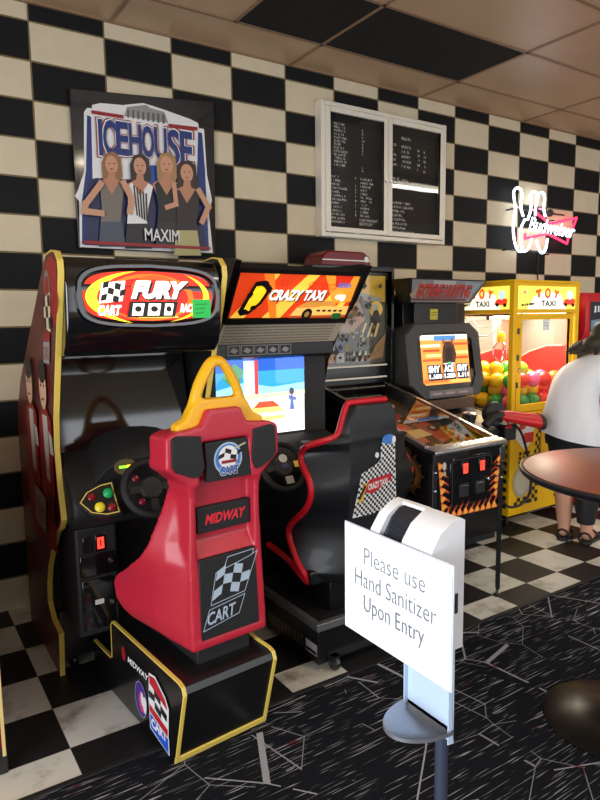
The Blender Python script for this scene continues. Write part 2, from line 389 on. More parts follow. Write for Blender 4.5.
# fluorescent fixtures (one shows as the streak in the menu glass)
TUBE = mat('fluorescent_tube', (255, 246, 226), noise=0, em=9)
FIXW = mat('white_fixture_enamel', (235, 232, 224), rough=.4)
def fixture(x, y, lb):
    t = empty('ceiling_light', (x, y, CEIL), lb, 'light', 'fluorescent ceiling lights')
    MB().box(x-.62, x+.62, y-.15, y+.15, CEIL-.05, CEIL-.001).build('housing', FIXW, t, bevel=.006)
    for d in (-.07, .07): MB().tube([(x-.58, y+d, CEIL-.066), (x+.58, y+d, CEIL-.066)], .014, 10).build('tube', TUBE, t)
for x, y, lb in ((5.93, 1.39, 'fluorescent ceiling light at the far right of the room'), (3.4, -1.3, 'fluorescent ceiling light over the carpet'), (2.4, .75, 'fluorescent ceiling light nearest the menu cabinet')): fixture(x, y, lb)

# ================================================================== WALL THINGS
YW = D-.002
# --- beer poster
t = empty('beer_poster', (1.43, D-.02, 2.06), 'die-cut beer poster with blue ICEHOUSE lettering and four women on a black board', 'poster')
A = [PY(68, 88, D-.03), PY(216, 96, D-.03), PY(214, 254, D-.03), PY(80, 252, D-.03)]
bk = [(1.0, 2.06), (1.865, 2.06), (1.88, 3.0), (.995, 2.93)]
MB().prism(bk, D-.03, D-.002, 'y').build('backing_board', BLKG, t, bevel=.003)
a = Art(); W_ = col((236, 234, 236)); BL = col((28, 52, 120)); RD = col((150, 26, 34)); SK = col((206, 152, 122)); SK2 = col((190, 132, 104))
def P2(px, py):
    q = PY(px, py, D-.032); return (q.x, q.z)
def pol(l, mm): a.poly([P2(*p) for p in l], mm)
pol([(80, 247), (79, 201), (75, 196), (78, 190), (84, 172), (84, 112), (87, 108), (92, 108), (92, 105), (100, 103), (123, 105), (133, 104), (143, 103), (150, 105), (165, 110), (190, 119), (198, 123), (199, 128), (204, 129), (207, 175), (212, 200), (209, 214), (213, 253), (140, 250)], W_)
pol([(87, 115), (91, 117), (92, 150), (94, 245), (82, 244), (82, 200), (86, 170)], BL)
pol([(198, 132), (202, 133), (205, 170), (209, 251), (195, 250), (197, 175)], BL)
pol([(96, 178), (196, 182), (207, 250), (84, 245), (88, 180)], col((30, 40, 84)))
pol([(140, 165), (172, 166), (170, 190), (150, 192)], col((40, 80, 165)))
GREYB = col((150, 150, 150))
pol([(124, 116), (127, 107), (146, 105), (150, 108), (164, 112), (168, 123)], GREYB)
for k in range(8): pol([(127+k*5, 117.5+k*.9), (129+k*5, 117.8+k*.9), (129+k*5, 110+k*.7), (127+k*5, 109.6+k*.7)], col((96, 96, 98)))
pol([(91, 110.5), (123, 115.5), (123, 119), (91, 114)], RD); pol([(168, 124), (197, 127.5), (197, 131), (168, 128)], RD)
def arc_text(body, x0, x1, ytop0, ytop1, h, mm, bold):
    n = len(body); wd = [(.42 if c == 'I' else 1) for c in body]; tot = sum(wd); x = x0
    for c, w in zip(body, wd):
        ww = (x1-x0)*w/tot; f = (x+ww/2-x0)/(x1-x0); yt = ytop0 + (ytop1-ytop0)*f; hh = h*(1-.16*math.sin(f*PI))
        p, q = P2(x+ww*(.06 if c != 'I' else .3), yt+hh), P2(x+ww*(.94 if c != 'I' else .75), yt)
        a.text(c, p[0], q[0], p[1], q[1], mm, bold=bold, L=lay); x += ww
a.n += 1; lay = a.n; arc_text('ICEHOUSE', 95, 194.5, 117, 131.5, 41, RD, .05)
a.n += 1; lay = a.n; arc_text('ICEHOUSE', 96.2, 193.2, 118, 132.5, 39, W_, .035)
a.n += 1; lay = a.n; arc_text('ICEHOUSE', 97.2, 192.2, 119.3, 133.8, 36.4, BL, .03)
def woman_print(cx, hy, hair, top, low, lean, w=1.0):
    pol([(cx-9*w, hy+14), (cx-10*w, hy-2), (cx-6, hy-11), (cx+2, hy-13), (cx+9*w, hy-7), (cx+11*w, hy+12), (cx+5, hy+22), (cx-5, hy+20)], hair)
    e = [P2(cx, hy), P2(cx+6.2, hy), P2(cx, hy-9)]
    a.ell(*e[0], abs(e[1][0]-e[0][0]), abs(e[2][1]-e[0][1]), SK)
    for dx in (-2.4, 2.4): q = P2(cx+dx, hy-1); a.ell(*q, .006, .004, col((60, 40, 34)), 8)
    q = P2(cx, hy+4.5); a.ell(*q, .012, .004, col((150, 50, 50)), 10)
    pol([(cx-3, hy+7), (cx+3, hy+7), (cx+4, hy+14), (cx+14, hy+19), (cx+10, hy+30), (cx-10, hy+30), (cx-14, hy+18), (cx-4, hy+13)], SK2)
    pol([(cx-12, hy+19), (cx-8, hy+16), (cx, hy+30), (cx+8, hy+17), (cx+13, hy+20), (cx+10+lean, hy+42), (cx+9+lean, hy+58), (cx-11+lean, hy+58), (cx-10+lean, hy+42)], top)
    pol([(cx-11+lean, hy+57), (cx+10+lean, hy+57), (cx+14+lean, hy+82-hy*0+0), (cx-13+lean, hy+82)], low)
def limb(l, w=6): a.line([P2(*p) for p in l], w*.0058, SK)
woman_print(111, 165, col((150, 104, 70)), col((120, 112, 104)), col((70, 80, 96)), 0)
woman_print(139, 167, col((44, 30, 28)), W_, col((30, 30, 36)), -2)
for k in range(5): pol([(132+k*3, 186+k*2), (133.5+k*3, 186+k*2), (137+k*2.4, 216+k*1.5), (135.4+k*2.4, 216+k*1.5)], col((40, 36, 36)))
woman_print(165, 166, col((170, 130, 84)), col((26, 24, 28)), col((40, 38, 44)), 2)
woman_print(185, 174, col((50, 30, 26)), col((38, 24, 30)), col((184, 176, 120)), 0)
limb([(99, 185), (84, 205), (83, 212), (100, 214)]); limb([(122, 184), (130, 200), (128, 212)]); limb([(172, 186), (174, 205), (165, 208)], 5); limb([(197, 192), (206, 208), (200, 222)])
pol([(82, 241), (208, 247.5), (208, 250.5), (82, 244.5)], RD)
p, q = P2(143, 241), P2(177, 231); a.text('MAXIM', p[0], q[0], p[1], q[1], W_, bold=.01)
a.build('printed_front', t, (0, D-.031, 0), (1, 0, 0), (0, 0, 1))

# --- menu / letter board cabinet
t = empty('letter_board_cabinet', (3.30, D, 2.22), 'aluminium framed two-door letter board on the checkered wall', 'notice board')
mx0, mx1, mz0, mz1, yb = 2.672, 3.885, 2.222, 3.142, D-.075
m = MB()
for x0, x1, z0, z1 in ((mx0, mx0+.03, mz0, mz1), (mx1-.03, mx1, mz0, mz1), (mx0+.03, mx1-.03, mz0, mz0+.03), (mx0+.03, mx1-.03, mz1-.03, mz1)): m.box(x0, x1, yb, D-.001, z0, z1)
m.build('case', ALU, t, bevel=.003)
MB().box(mx0+.03, mx1-.03, D-.03, D-.004, mz0+.03, mz1-.03).build('felt_board', mat('black_felt', (26, 24, 22), rough=.95, noise=.2, nscale=200), t)
mid = (mx0+mx1)/2-.005
for d, (x0, x1) in enumerate(((mx0+.034, mid-.002), (mid+.002, mx1-.034))):
    m = MB(); w = .036
    for a0, a1, z0, z1 in ((x0, x0+w, mz0+.034, mz1-.034), (x1-w, x1, mz0+.034, mz1-.034), (x0+w, x1-w, mz0+.034, mz0+.034+w), (x0+w, x1-w, mz1-.034-w, mz1-.034)): m.box(a0, a1, yb-.012, yb+.012, z0, z1)
    dr = m.build('door', ALU, t, bevel=.003)
    MB().box(x0+w, x1-w, yb-.002, yb+.002, mz0+.034+w, mz1-.034-w).build('pane', GLASS, dr)
    kx = x1-.02 if d == 0 else x0+.02
    MB().lathe([(.008, 0), (.011, .004), (.009, .012), (0, .012)], (kx, yb-.012, 2.65), (0, -1, 0), 14).build('lock', CHR, dr)
a = Art(); LT = col((214, 210, 200)); LD = col((150, 146, 138))
rnd = random.Random(3)
def letters(x, z, n, h, mm):              # a row of small letters set too small to read
    for _ in range(n):
        w = h*rnd.uniform(.35, .6)
        if rnd.random() < .12: x += w*1.2; continue
        a.rect(x, x+w*.28, z, z+h, mm, 1)
        if rnd.random() < .7: a.rect(x, x+w, z+h*rnd.choice((0, .42, .82)), z+h*rnd.choice((.2, .6, 1)), mm, 1)
        if rnd.random() < .6: a.rect(x+w*.72, x+w, z, z+h*rnd.choice((1, .55)), mm, 1)
        x += w*1.5
for i in range(13): letters(2.86, 3.02-i*.0235, rnd.randint(7, 10), .017, LT); 
for i in range(13): letters(3.115, 3.0-i*.0235, 1 if i != 3 else 2, .017, LT)
for i in range(13): letters(2.83, 2.655-i*.0262, rnd.randint(6, 12), .017, LT)
for i in range(11): letters(3.05, 2.66-i*.0262, 1, .017, LT); letters(3.10, 2.66-i*.0262, rnd.randint(6, 10), .017, LT)
a.text('CARTWRIGHT', 3.09, 3.265, 2.365, 2.385, LT, L=1); a.text('BENTLEY', 3.09, 3.215, 2.338, 2.357, LT, L=1)
letters(3.50, 3.0, 6, .022, LT)
for i in range(5): letters(3.385, 2.945-i*.036, 5, .02, LT); letters(3.50, 2.94-i*.036, 7, .02, LT); letters(3.665, 2.93-i*.036, 2, .02, LT); letters(3.73, 2.925-i*.036, 2, .02, LT)
letters(3.385, 2.70, 7, .02, LT); letters(3.5, 2.695, 6, .02, LT); letters(3.385, 2.66, 2, .022, LT)
for i in range(8): letters(3.385, 2.52-i*.031, rnd.randint(10, 20), .019, LT)
a.build('letters', t, (-.045, D-.030, -.012), (1, 0, 0), (0, 0, 1))

# --- neon sign
t = empty('neon_sign', (5.2, D, 2.2), 'lit neon beer sign with white bowling pins and red bow tie on the wall', 'neon sign')
NW = mat('white_neon_gas', (226, 244, 255), noise=0, em=3.8); NR = mat('red_neon_gas', (255, 40, 76), noise=0, em=4); NP = mat('pink_neon_gas', (255, 120, 150), noise=0, em=3)
yN = D-.06
def npath(l): return [PY(500+x/6, 170+y/6, yN) for x, y in l]
def smoothp(l, k=4):
    out = []
    P = [l[0]] + list(l) + [l[-1]]
    for i in range(1, len(P)-2):
        for j in range(k):
            s = j/k; p0, p1, p2, p3 = [Vector(q) for q in P[i-1:i+3]]
            out.append(.5*((2*p1) + (p2-p0)*s + (2*p0-5*p1+4*p2-p3)*s*s + (3*p1-p0-3*p2+p3)*s**3))
    out.append(Vector(l[-1])); return out
rN = .0105
for l in ([(140, 278), (128, 240), (126, 200), (132, 150), (124, 118), (107, 107), (90, 115), (82, 140), (88, 195), (92, 240), (82, 300), (80, 370), (90, 440), (108, 482), (122, 488), (132, 470), (124, 420), (126, 350), (150, 295)],
          [(165, 300), (182, 250), (186, 200), (181, 160), (190, 138), (206, 130), (222, 142), (224, 175), (214, 225), (212, 275)],
          [(224, 175), (232, 145), (248, 134), (264, 145), (268, 180), (262, 225), (272, 280)],
          [(128, 485), (155, 486), (178, 455), (190, 410)],
          [(218, 422), (230, 465), (245, 494), (262, 494), (276, 465), (284, 412)]):
    MB().tube(smoothp(npath(l)), rN, 8).build('pin_tube', NW, t)
for l in ([(150, 412), (285, 382), (402, 442), (412, 398)], [(218, 258), (300, 322), (460, 287), (438, 345)], [(150, 412), (152, 380)]):
    MB().tube(npath(l), .0105, 8).build('bow_tie_tube', NR, t)
for l in ([(104, 222), (122, 226)], [(186, 236), (205, 240)], [(235, 232), (256, 236)]): MB().tube(npath(l), .008, 8).build('pin_band_tube', NP, t)
p0, p1, p2 = npath([(158, 352)])[0], npath([(436, 400)])[0], npath([(158, 300)])[0]
a = Art(); a.EPS = .002; L_ = (p1-p0).length; ud = (p1-p0).normalized(); vd = Vector((0, -1, 0)).cross(ud) * -1
a.text('Budweiser', 0, L_, -.02, .105, NW, bold=.02, shear=.35)
a.build('script_tube', t, p0+Vector((0, -.02, 0)), ud, ud.cross(Vector((0, -1, 0)))*-1 if ud.cross(Vector((0, -1, 0))).z < 0 else ud.cross(Vector((0, -1, 0))))
m = MB()
for (x, y) in ((70, 235), (120, 130), (45, 478), (300, 505), (130, 478), (200, 330), (330, 300), (330, 415)):
    q = PY(500+x/6, 170+y/6, yN); m.tube([(q.x, D-.002, q.z), (q.x, yN+.01, q.z)], .006, 6)
for zz in (PY(515, 209, D-.03).z, PY(517, 250, D-.03).z): m.box(4.74, 5.5, D-.035, D-.025, zz-.006, zz+.006)
m.build('support_frame', BLKM, t)
MB().tube([(5.16, D-.02, 2.22), (5.15, D-.012, 2.1), (5.17, D-.012, 1.95), (5.16, D-.012, 1.85)], .006, 6).build('power_cord', BLKM, t)
MB().ball(PY(550, 213, D-.06), .035, 12, (1.1, .8, 1)).build('transformer', DGREY, t)

# ================================================================== MACHINES
def screw_button(parent, name, c, n, r, rgb, em=0):
    m = MB(); m.lathe([(r*1.25, 0), (r*1.25, .006), (r, .008), (r, .016), (r*.7, .02), (0, .021)], c, n, 18)
    return m.build(name, mat('button_%02x%02x%02x' % rgb, rgb, rough=.25, noise=.02, em=em), parent)
def coin_slot(parent, x, y, z, w=.03, h=.05, name='coin_slot'):
    m = MB(); m.box(x-w*.75, x+w*.75, y-.004, y+.01, z-h*.75, z+h*.75); o = m.build(name, BLKG, parent, bevel=.002)
    a = Art(); a.rect(x-w/2, x+w/2, z-h/2, z+h/2, mat('red_lit_slot', (255, 50, 36), noise=0, em=3.0)); a.rect(x-.003, x+.003, z-h*.28, z+h*.28, BLK)
    a.build('lit_window', o, (0, y-.0045, 0), (1, 0, 0), (0, 0, 1))
    return o
def cylinder_lock(parent, x, y, z, r=.011):
    return MB().lathe([(r, 0), (r, .008), (r*.8, .011), (r*.3, .011), (r*.3, .009), (0, .009)], (x, y, z), (0, -1, 0), 16).build('lock', CHR, parent)
def steering_wheel(parent, c, n, r, hubmat=BLKM, decals=()):
    q = Vector((0, 0, 1)).rotation_difference(Vector(n).normalized()); c = Vector(c)
    def W(x, y, z=0): return c + q @ Vector((x, y, z))
    m = MB(); m.tube([W(r*math.cos(2*PI*k/40), r*math.sin(2*PI*k/40)) for k in range(40)], .016, 10, closed=True)
    w = m.build('steering_wheel', BLKM, parent)
    m = MB(); m.lathe([(r*.42, -.02), (r*.44, 0), (r*.38, .012), (0, .014)], c, n, 24)
    for ang in (0, PI, -PI/2):
        for s_ in (-1, 1):
            a0 = ang + s_*.16
        p = [W(r*.36*math.cos(ang-.35), r*.36*math.sin(ang-.35), .004), W(r*.95*math.cos(ang-.16), r*.95*math.sin(ang-.16), 0), W(r*.95*math.cos(ang+.16), r*.95*math.sin(ang+.16), 0), W(r*.36*math.cos(ang+.35), r*.36*math.sin(ang+.35), .004)]
        nn = (q @ Vector((0, 0, 1)))*-.01
        m.loft([p, [v+nn for v in p]])
    m.lathe([(r*.15, -.1), (r*.15, -.015)], c, n, 14)
    m.build('hub', hubmat, w)
    return w, W

# ---------------------------------------------------------------- racing cabinet on the left (lit FURY header)
t = empty('racing_cabinet', (.94, 3.2, 0), 'black racing arcade cabinet with yellow edging and lit orange FURY header', 'arcade machine')
XA, XB = .585, 1.295
prof = [(2.565, 1.872), (2.60, 1.905), (2.66, 1.914), (2.76, 1.905), (2.90, 1.810), (2.99, 1.738), (3.23, 1.56), (3.50, 1.35), (3.62, 1.20), (3.66, 1.10), (3.66, .0), (2.98, .0), (2.95, .22), (3.08, .235), (3.16, .30), (3.14, .40), (3.09, .50), (2.98, .63), (2.87, .735), (2.80, .765), (2.755, .81), (2.79, .95), (2.81, 1.10), (2.785, 1.25), (2.72, 1.42), (2.595, 1.724), (2.56, 1.83)]
front = [prof[i] for i in (11, 12, 13, 14, 15, 16, 17, 18, 19, 20, 21, 22, 23, 24, 25, 26, 0, 1, 2, 3)]
SIDEM = mat('dark_red_side_art', (92, 24, 24), rough=.35, noise=.5, nscale=5)
for x0, x1 in ((XA, XA+.022), (XB-.022, XB)):
    s = MB().prism(prof, x0, x1, 'x').build('side_panel', SIDEM if x0 == XA else BLK, t, bevel=.003)
    strip(front, x0-.001, x1+.001, .007, 1).build('edge_trim', YEL, s, bevel=.002)
    if x0 == XA:
        a = Art(); U = lambda y: -y          # seen from the left: u runs towards the wall side reversed
        DR = col((156, 28, 30)); SKN = col((232, 182, 150)); WHI = col((206, 196, 186))
        def g(l): return [(-y, z) for y, z in l]
        a.poly(g([(2.57, 1.87), (2.66, 1.90), (2.74, 1.88), (2.80, 1.82), (2.76, 1.72), (2.64, 1.62), (2.58, 1.72)]), DR)
        a.ell(-2.755, 1.79, .05, .06, col((120, 116, 112))); a.ell(-2.755, 1.785, .035, .042, DR)
        a.poly(g([(2.70, 1.76), (2.82, 1.74), (2.84, 1.62), (2.73, 1.60)]), col((226, 206, 170)))
        a.checker(0, 3, 0, 3, 3, 3, BLK, None, shp=lambda x, y: (-(2.71+x*.042+ (y/3)*.0), 1.615+y*.045))
        a.poly(g([(2.74, 1.60), (2.85, 1.60), (2.86, 1.56), (2.75, 1.56)]), RD); a.poly(g([(2.75, 1.56), (2.87, 1.56), (2.89, 1.47), (2.78, 1.47)]), col((150, 148, 144)))
        a.text('CART', -2.88, -2.77, 1.485, 1.54, RD, shear=.2)
        for (yy, zz, s_, hr) in ((2.93, 1.36, .92, (30, 22, 22)), (3.20, 1.36, .92, (44, 30, 26))):
            a.poly(g([(yy-.13*s_, zz-.13), (yy-.12*s_, zz-.42), (yy-.10*s_, zz-.72), (yy+.15*s_, zz-.75), (yy+.20*s_, zz-.42), (yy+.13*s_, zz-.13), (yy, zz-.07)]), col((150, 26, 30)))
            a.poly(g([(yy-.05, zz-.12), (yy+.05, zz-.12), (yy+.03, zz-.40), (yy-.04, zz-.42)]), WHI)
            a.poly(g([(yy-.12, zz-.20), (yy-.06, zz-.18), (yy-.07, zz-.28), (yy-.14, zz-.28)]), WHI)
            a.ell(-yy, zz, .075*s_, .105*s_, SKN); a.ell(-yy, zz+.07, .08*s_, .055*s_, col(hr)); a.ell(-yy+.03, zz+.01, .012, .007, BLK, 8); a.ell(-yy-.03, zz+.01, .012, .007, BLK, 8); a.ell(-yy, zz-.05, .025, .006, col((130, 60, 56)), 8)
            a.poly(g([(yy-.12*s_, zz-.48), (yy+.02, zz-.46), (yy-.02, zz-.60), (yy-.13*s_, zz-.58)]), col((58, 12, 16)))
        a.poly(g([(2.96, .86), (3.20, .88), (3.22, .70), (3.0, .68)]), col((150, 140, 136))); a.text('TEAM', -3.18, -3.0, .73, .82, DR, shear=.2)
        a.build('side_print', s, (XA-.0008, 0, 0), (0, -1, 0), (0, 0, 1))
x0, x1 = XA+.023, XB-.023
MB().box(x0, x1, 3.02, 3.64, .10, 1.30).prism([(3.02, 1.30), (3.64, 1.30), (3.64, 1.14), (3.5, 1.33), (3.2, 1.55), (3.02, 1.68)], x0, x1, 'x').build('body', BLK, t)
# hood: glossy black with a bulging lit header
MB().prism([(2.60, 1.545), (2.575, 1.62), (2.562, 1.78), (2.578, 1.86), (2.62, 1.895), (2.74, 1.893), (2.89, 1.80), (3.03, 1.69), (3.03, 1.49), (2.74, 1.49), (2.64, 1.505)], x0, x1, 'x').build('hood', BLKG, t, bevel=.012, seg=3)
def lens(u0, u1, v0, v1, e=0):            # outline with bowed edges
    pts = []; n = 12; cu, cv, hu, hv = (u0+u1)/2, (v0+v1)/2, (u1-u0)/2+e, (v1-v0)/2+e
    for k in range(64):
        th = 2*PI*k/64; c, s_ = math.cos(th), math.sin(th)
        X_, Y_ = math.copysign(abs(c)**.3, c), math.copysign(abs(s_)**.3, s_)
        pts.append((cu + hu*X_*(1-.10*Y_*Y_), cv + hv*Y_*(1-.16*X_*X_)))
    return pts
u0, u1, v0, v1 = .672, 1.222, 1.642, 1.842
m = MB(); yh = 2.560
ringo = lens(u0, u1, v0, v1, .035); ringi = lens(u0, u1, v0, v1, .006)
m.loft([[(p[0], yh+.03, p[1]) for p in ringo], [(p[0], yh-.012, p[1]) for p in lens(u0, u1, v0, v1, .026)], [(p[0], yh-.012, p[1]) for p in lens(u0, u1, v0, v1, .014)], [(p[0], yh+.012, p[1]) for p in ringi]], cap=False)
hd = m.build('header_bezel', BLKG, t, smooth=60)
a = Art(); E1 = 1.3
a.poly(lens(u0, u1, v0, v1), col((222, 40, 12), 1.1))
cu, cv = (u0+u1)/2, (v0+v1)/2
def swoosh(cx, cy, rx, ry, w, a0, a1, mm, n=24):
    o, i_ = [], []
    for k in range(n+1):
        th = a0+(a1-a0)*k/n; ww = w*math.sin(PI*k/n)
        o.append((cx+rx*math.cos(th), cy+ry*math.sin(th))); i_.append((cx+(rx-ww)*math.cos(th), cy+(ry-ww*.6)*math.sin(th)))
    a.poly(o+i_[::-1], mm)
a.ell(cu, cv-.005, .19, .095, col((246, 104, 18), 1.2)); a.ell(cu-.01, cv-.008, .175, .083, col((206, 28, 12), 1.1)); a.ell(cu+.02, cv+.03, .1, .055, col((236, 78, 16), 1.2)); a.ell(cu+.02, cv+.022, .086, .045, col((200, 26, 12), 1.1))
swoosh(cu-.02, cv-.005, .245, .105, .045, PI*.55, PI*1.42, col((255, 220, 40), 1.6)); swoosh(cu+.02, cv, .24, .108, .028, -PI*.42, PI*.32, col((255, 200, 40), 1.5))
a.poly([(cu-.06, v0+.012), (cu+.12, v0+.012), (cu+.1, v0+.024), (cu-.03, v0+.024)], col((255, 206, 80), 1.4))
WE = col((255, 252, 236), 1.6); BKp = col((22, 14, 10))
a.text('FURY', cu-.085+.006, cu+.165+.006, cv-.012-.006, cv+.062-.006, BKp, bold=.09, shear=.35)
a.text('FURY', cu-.085, cu+.165, cv-.012, cv+.062, WE, bold=.07, shear=.35)
a.poly([(cu-.215, cv-.03), (cu-.20, cv+.05), (cu-.105, cv+.06), (cu-.12, cv-.02)], WE)
a.checker(0, 4, 0, 3, 4, 3, BKp, None, shp=lambda x, y: (cu-.208+x*.0235+y*.005, cv-.022+y*.025+.006*math.sin(x*1.6)))
a.text('CART', cu-.22, cu-.125, cv-.078, cv-.036, WE, bold=.05, shear=.3)
a.poly([(cu-.105, cv-.085), (cu-.09, cv-.022), (cu+.115, cv-.022), (cu+.10, cv-.085)], BKp)
for k, (uu, w_) in enumerate(((-.085, .055), (-.02, .06), (.05, .045))):
    a.poly([(cu+uu, cv-.078), (cu+uu+.008, cv-.03), (cu+uu+w_, cv-.03), (cu+uu+w_-.01, cv-.078)], WE); a.ell(cu+uu+w_*.5, cv-.052, w_*.26, .012, BKp)
a.text('RACING', cu+.122, cu+.222, cv-.066, cv-.03, WE, bold=.05, shear=.3)
a.build('header_panel', hd, (0, yh+.004, 0), (1, 0, 0), (0, 0, 1))
a = Art(); a.rect(1.120, 1.205, 1.652, 1.730, col((44, 214, 96), rough=.6))
for k in range(3): a.line([(1.135, 1.708-k*.018), (1.135+.05-k*.008, 1.710-k*.018)], .004, col((24, 140, 60)))
a.build('paper_note', t, (0, yh-.017, 0), (1, 0, 0), (0, 0, 1))['label'] = 'bright green paper note stuck on the header'
# tube glass and surround
m = MB(); q0, q1 = (2.98, 1.45), (2.90, 1.06)
m.prism([(2.99, 1.52), (2.90, 1.05), (2.93, 1.045), (3.02, 1.515)], x0+.02, x1-.02, 'x'); m.build('screen_glass', DGLASS, t, bevel=.004)
# dash
MB().prism([(3.03, 1.10), (2.92, 1.075), (2.80, 1.03), (2.70, .96), (2.645, .90), (2.64, .84), (2.68, .78), (3.03, .76)], x0, x1, 'x').build('dashboard', BLKM, t, bevel=.02, seg=3)
rings = []
for k in range(9):
    f = -1+k/4; hh = .12*math.sqrt(max(0, 1-f*f))+.004; xc = .955+f*.24
    rings.append([(xc, 2.92, 1.0), (xc, 2.70, .95), (xc, 2.69, .96+hh*.75), (xc, 2.76, .99+hh), (xc, 2.92, 1.03+hh)])
MB().loft(rings).build('instrument_cowl', BLKM, t, bevel=.004, smooth=60)
a = Art(); a.ell(0, 0, .05, .035, col((86, 74, 40))); a.rect(-.028, .03, -.004, .006, col((120, 240, 40), 2.5)); a.rect(.004, .03, .0, .008, col((250, 190, 30), 2.5))
nn = Vector((-.15, -1, .45)).normalized(); uu = Vector((1, -.15, 0)).normalized()
a.build('gauge', t, (.845, 2.672, 1.02), uu, nn.cross(uu))
# button pod
pn = Vector((-.1, -.85, .55)).normalized(); pu = Vector((1, -.12, 0)).normalized(); pv = pn.cross(pu).normalized(); pu = pv.cross(pn).normalized(); pc = Vector((.715, 2.625, .905))
tri = [(-.082, .0), (-.05, .042), (.01, .068), (.058, .074), (.066, .0), (.074, -.062), (.02, -.066), (-.04, -.05)]
m = MB(); m.loft([[pc+pu*x*1.12+pv*y*1.12-pn*.05 for x, y in tri], [pc+pu*x*1.12+pv*y*1.12-pn*.006 for x, y in tri], [pc+pu*x*1.04+pv*y*1.04 for x, y in tri]]); pod = m.build('button_pod', BLKM, t)
a = Art(); a.poly([(x*.98, y*.98) for x, y in tri], YEL); a.poly([(x*.91, y*.91) for x, y in tri], BLK); a.build('pod_print', pod, pc, pu, pv)
for (x, y, rgb, r) in ((.036, .026, (20, 170, 90), .017), (-.004, -.03, (240, 220, 50), .017), (-.032, .018, (150, 20, 30), .012), (.044, -.036, (140, 18, 28), .014)):
    screw_button(pod, 'button', pc+pu*x+pv*y+pn*.001, pn, r, rgb)
w, WF = steering_wheel(t, (.925, 2.585, .935), (0, -.86, .5), .118)
for ang in (PI*.8, PI*1.25, PI*.2): screw_button(w, 'button', WF(.08*math.cos(ang), .08*math.sin(ang), .008), (0, -.86, .5), .011, (130, 16, 40))
# coin box
cb = MB().box(.622, .80, 2.70, 3.04, .29, .775).build('coin_box', BLKM, t, bevel=.012, seg=3)
for x, lit in ((.672, 0), (.727, 1)):
    if lit: coin_slot(cb, x, 2.698, .70, .028, .05)
    else: MB().box(x-.02, x+.02, 2.692, 2.70, .665, .735).build('coin_slot', BLKG, cb, bevel=.003)
MB().box(.636, .785, 2.692, 2.70, .56, .655).build('coin_return', BLKG, cb, bevel=.004)
for k in range(2):
    MB().tube([(.645, 2.692, .52+k*.03), (.74, 2.692, .525+k*.03)], .003, 6).build('door_ridge', DGREY, cb)
MB().box(.64, .775, 2.692, 2.70, .32, .545).build('cash_door', BLKG, cb, bevel=.005)
cylinder_lock(cb, .765, 2.692, .615); cylinder_lock(cb, .762, 2.692, .43)
a = Art(); a.rect(.69, .728, .43, .452, col((214, 210, 210))); a.build('sticker', cb, (0, 2.6915, 0), (1, 0, 0), (0, 0, 1))
MB().box(x0, x1, 2.99, 3.60, .07, .30).build('plinth', BLK, t)
for x, y in ((.66, 3.03), (1.22, 3.03), (.66, 3.55), (1.22, 3.55)): caster(t, x, y, .072)

# ---------------------------------------------------------------- red seat in front of it
SZ = math.radians(5)
t = empty('racing_chair', (.797, 2.105, 0), 'red racing chair with yellow headrest loop on a black yellow-edged base', 'arcade chair', rz=SZ)
def L(mb, name, mm, **k): return mb.build(name, mm, k.pop('parent', t), world=False, **k)
# base: two side boards, rear board, top
bprof = [(.0, .012), (-.085, .315), (-.075, .338), (-.05, .345), (.56, .345), (.57, .33), (.575, .18), (.60, .165), (.80, .165), (.80, .012)]
bs = MB(); bs.prism(bprof, .016, .394, 'x'); base = L(bs, 'base', BLK)
BPLATE = mat('black_base_board', (17, 17, 19), rough=.25, noise=.3, nscale=30, coat=.2)
for i, (xa, xb) in enumerate(((0, .014), (.396, .41))):
    sb = L(MB().prism(bprof, xa, xb, 'x'), 'side_board', BPLATE)
    tr = offset_path(bprof[:9], -.006); m = strip(bprof[:9], xa-.001, xb+.001, .007, 1); L(m, 'edge_trim', YEL, parent=sb, bevel=.002)
    if i == 0:
        a = Art(); g2 = lambda y, z: (-y, z)
        a.text('MIDWAY', -.40, -.20, .235, .262, W_, bold=.03, shear=.2); a.ell(-.44, .255, .022, .032, RD)
        a.ell(-.275, .13, .052, .072, col((70, 40, 140))); a.ell(-.27, .12, .028, .045, col((214, 60, 120))); a.ell(-.265, .135, .012, .03, W_); a.ell(-.24, .12, .018, .036, W_)
        a.line([(-.275+.054*math.cos(k*PI/12), .13+.074*math.sin(k*PI/12)) for k in range(24)], .004, col((150, 150, 190)), closed=True)
        # flag emblem
        def fl(x, y): return (-.195+x*.165, .050+y*.225 - x*.02 + .01*math.sin(x*5))
        a.poly([fl(0, 0), fl(1, 0), fl(1, .3), fl(.98, .33), fl(1.05, .86), fl(.9, 1.0), fl(.4, 1.08), fl(.06, 1.04), fl(-.02, .5), fl(0, .33)], W_)
        a.poly([fl(.04, .02), fl(.96, .02), fl(.96, .29), fl(.04, .29)], col((36, 92, 206)))
        a.text('CART', fl(.1, .05)[0], fl(.9, 0)[0], .065, .105, W_, bold=.05)
        a.poly([fl(.04, .33), fl(.95, .33), fl(.97, .46), fl(.04, .46)], col((196, 30, 44))); a.poly([fl(.1, .86), fl(1.0, .82), fl(.88, .96), fl(.4, 1.04), fl(.1, 1.0)], col((196, 30, 44)))
        a.checker(0, 3, 0, 3, 3, 3, BLK, None, par=1, shp=lambda x, y: fl(.05+x*.3, .48+y*.118))
        a.build('side_print', sb, (-.0008, 0, 0), (0, -1, 0), (0, 0, 1), world=False)
L(MB().prism([(-.004, .005), (-.011, .03), (-.003, .033), (.004, .005)], -.001, .411, 'x'), 'edge_trim', YEL, bevel=.002)
L(MB().box(.12, .36, .02, .45, .33, .43), 'pedestal', BLKM, bevel=.01)
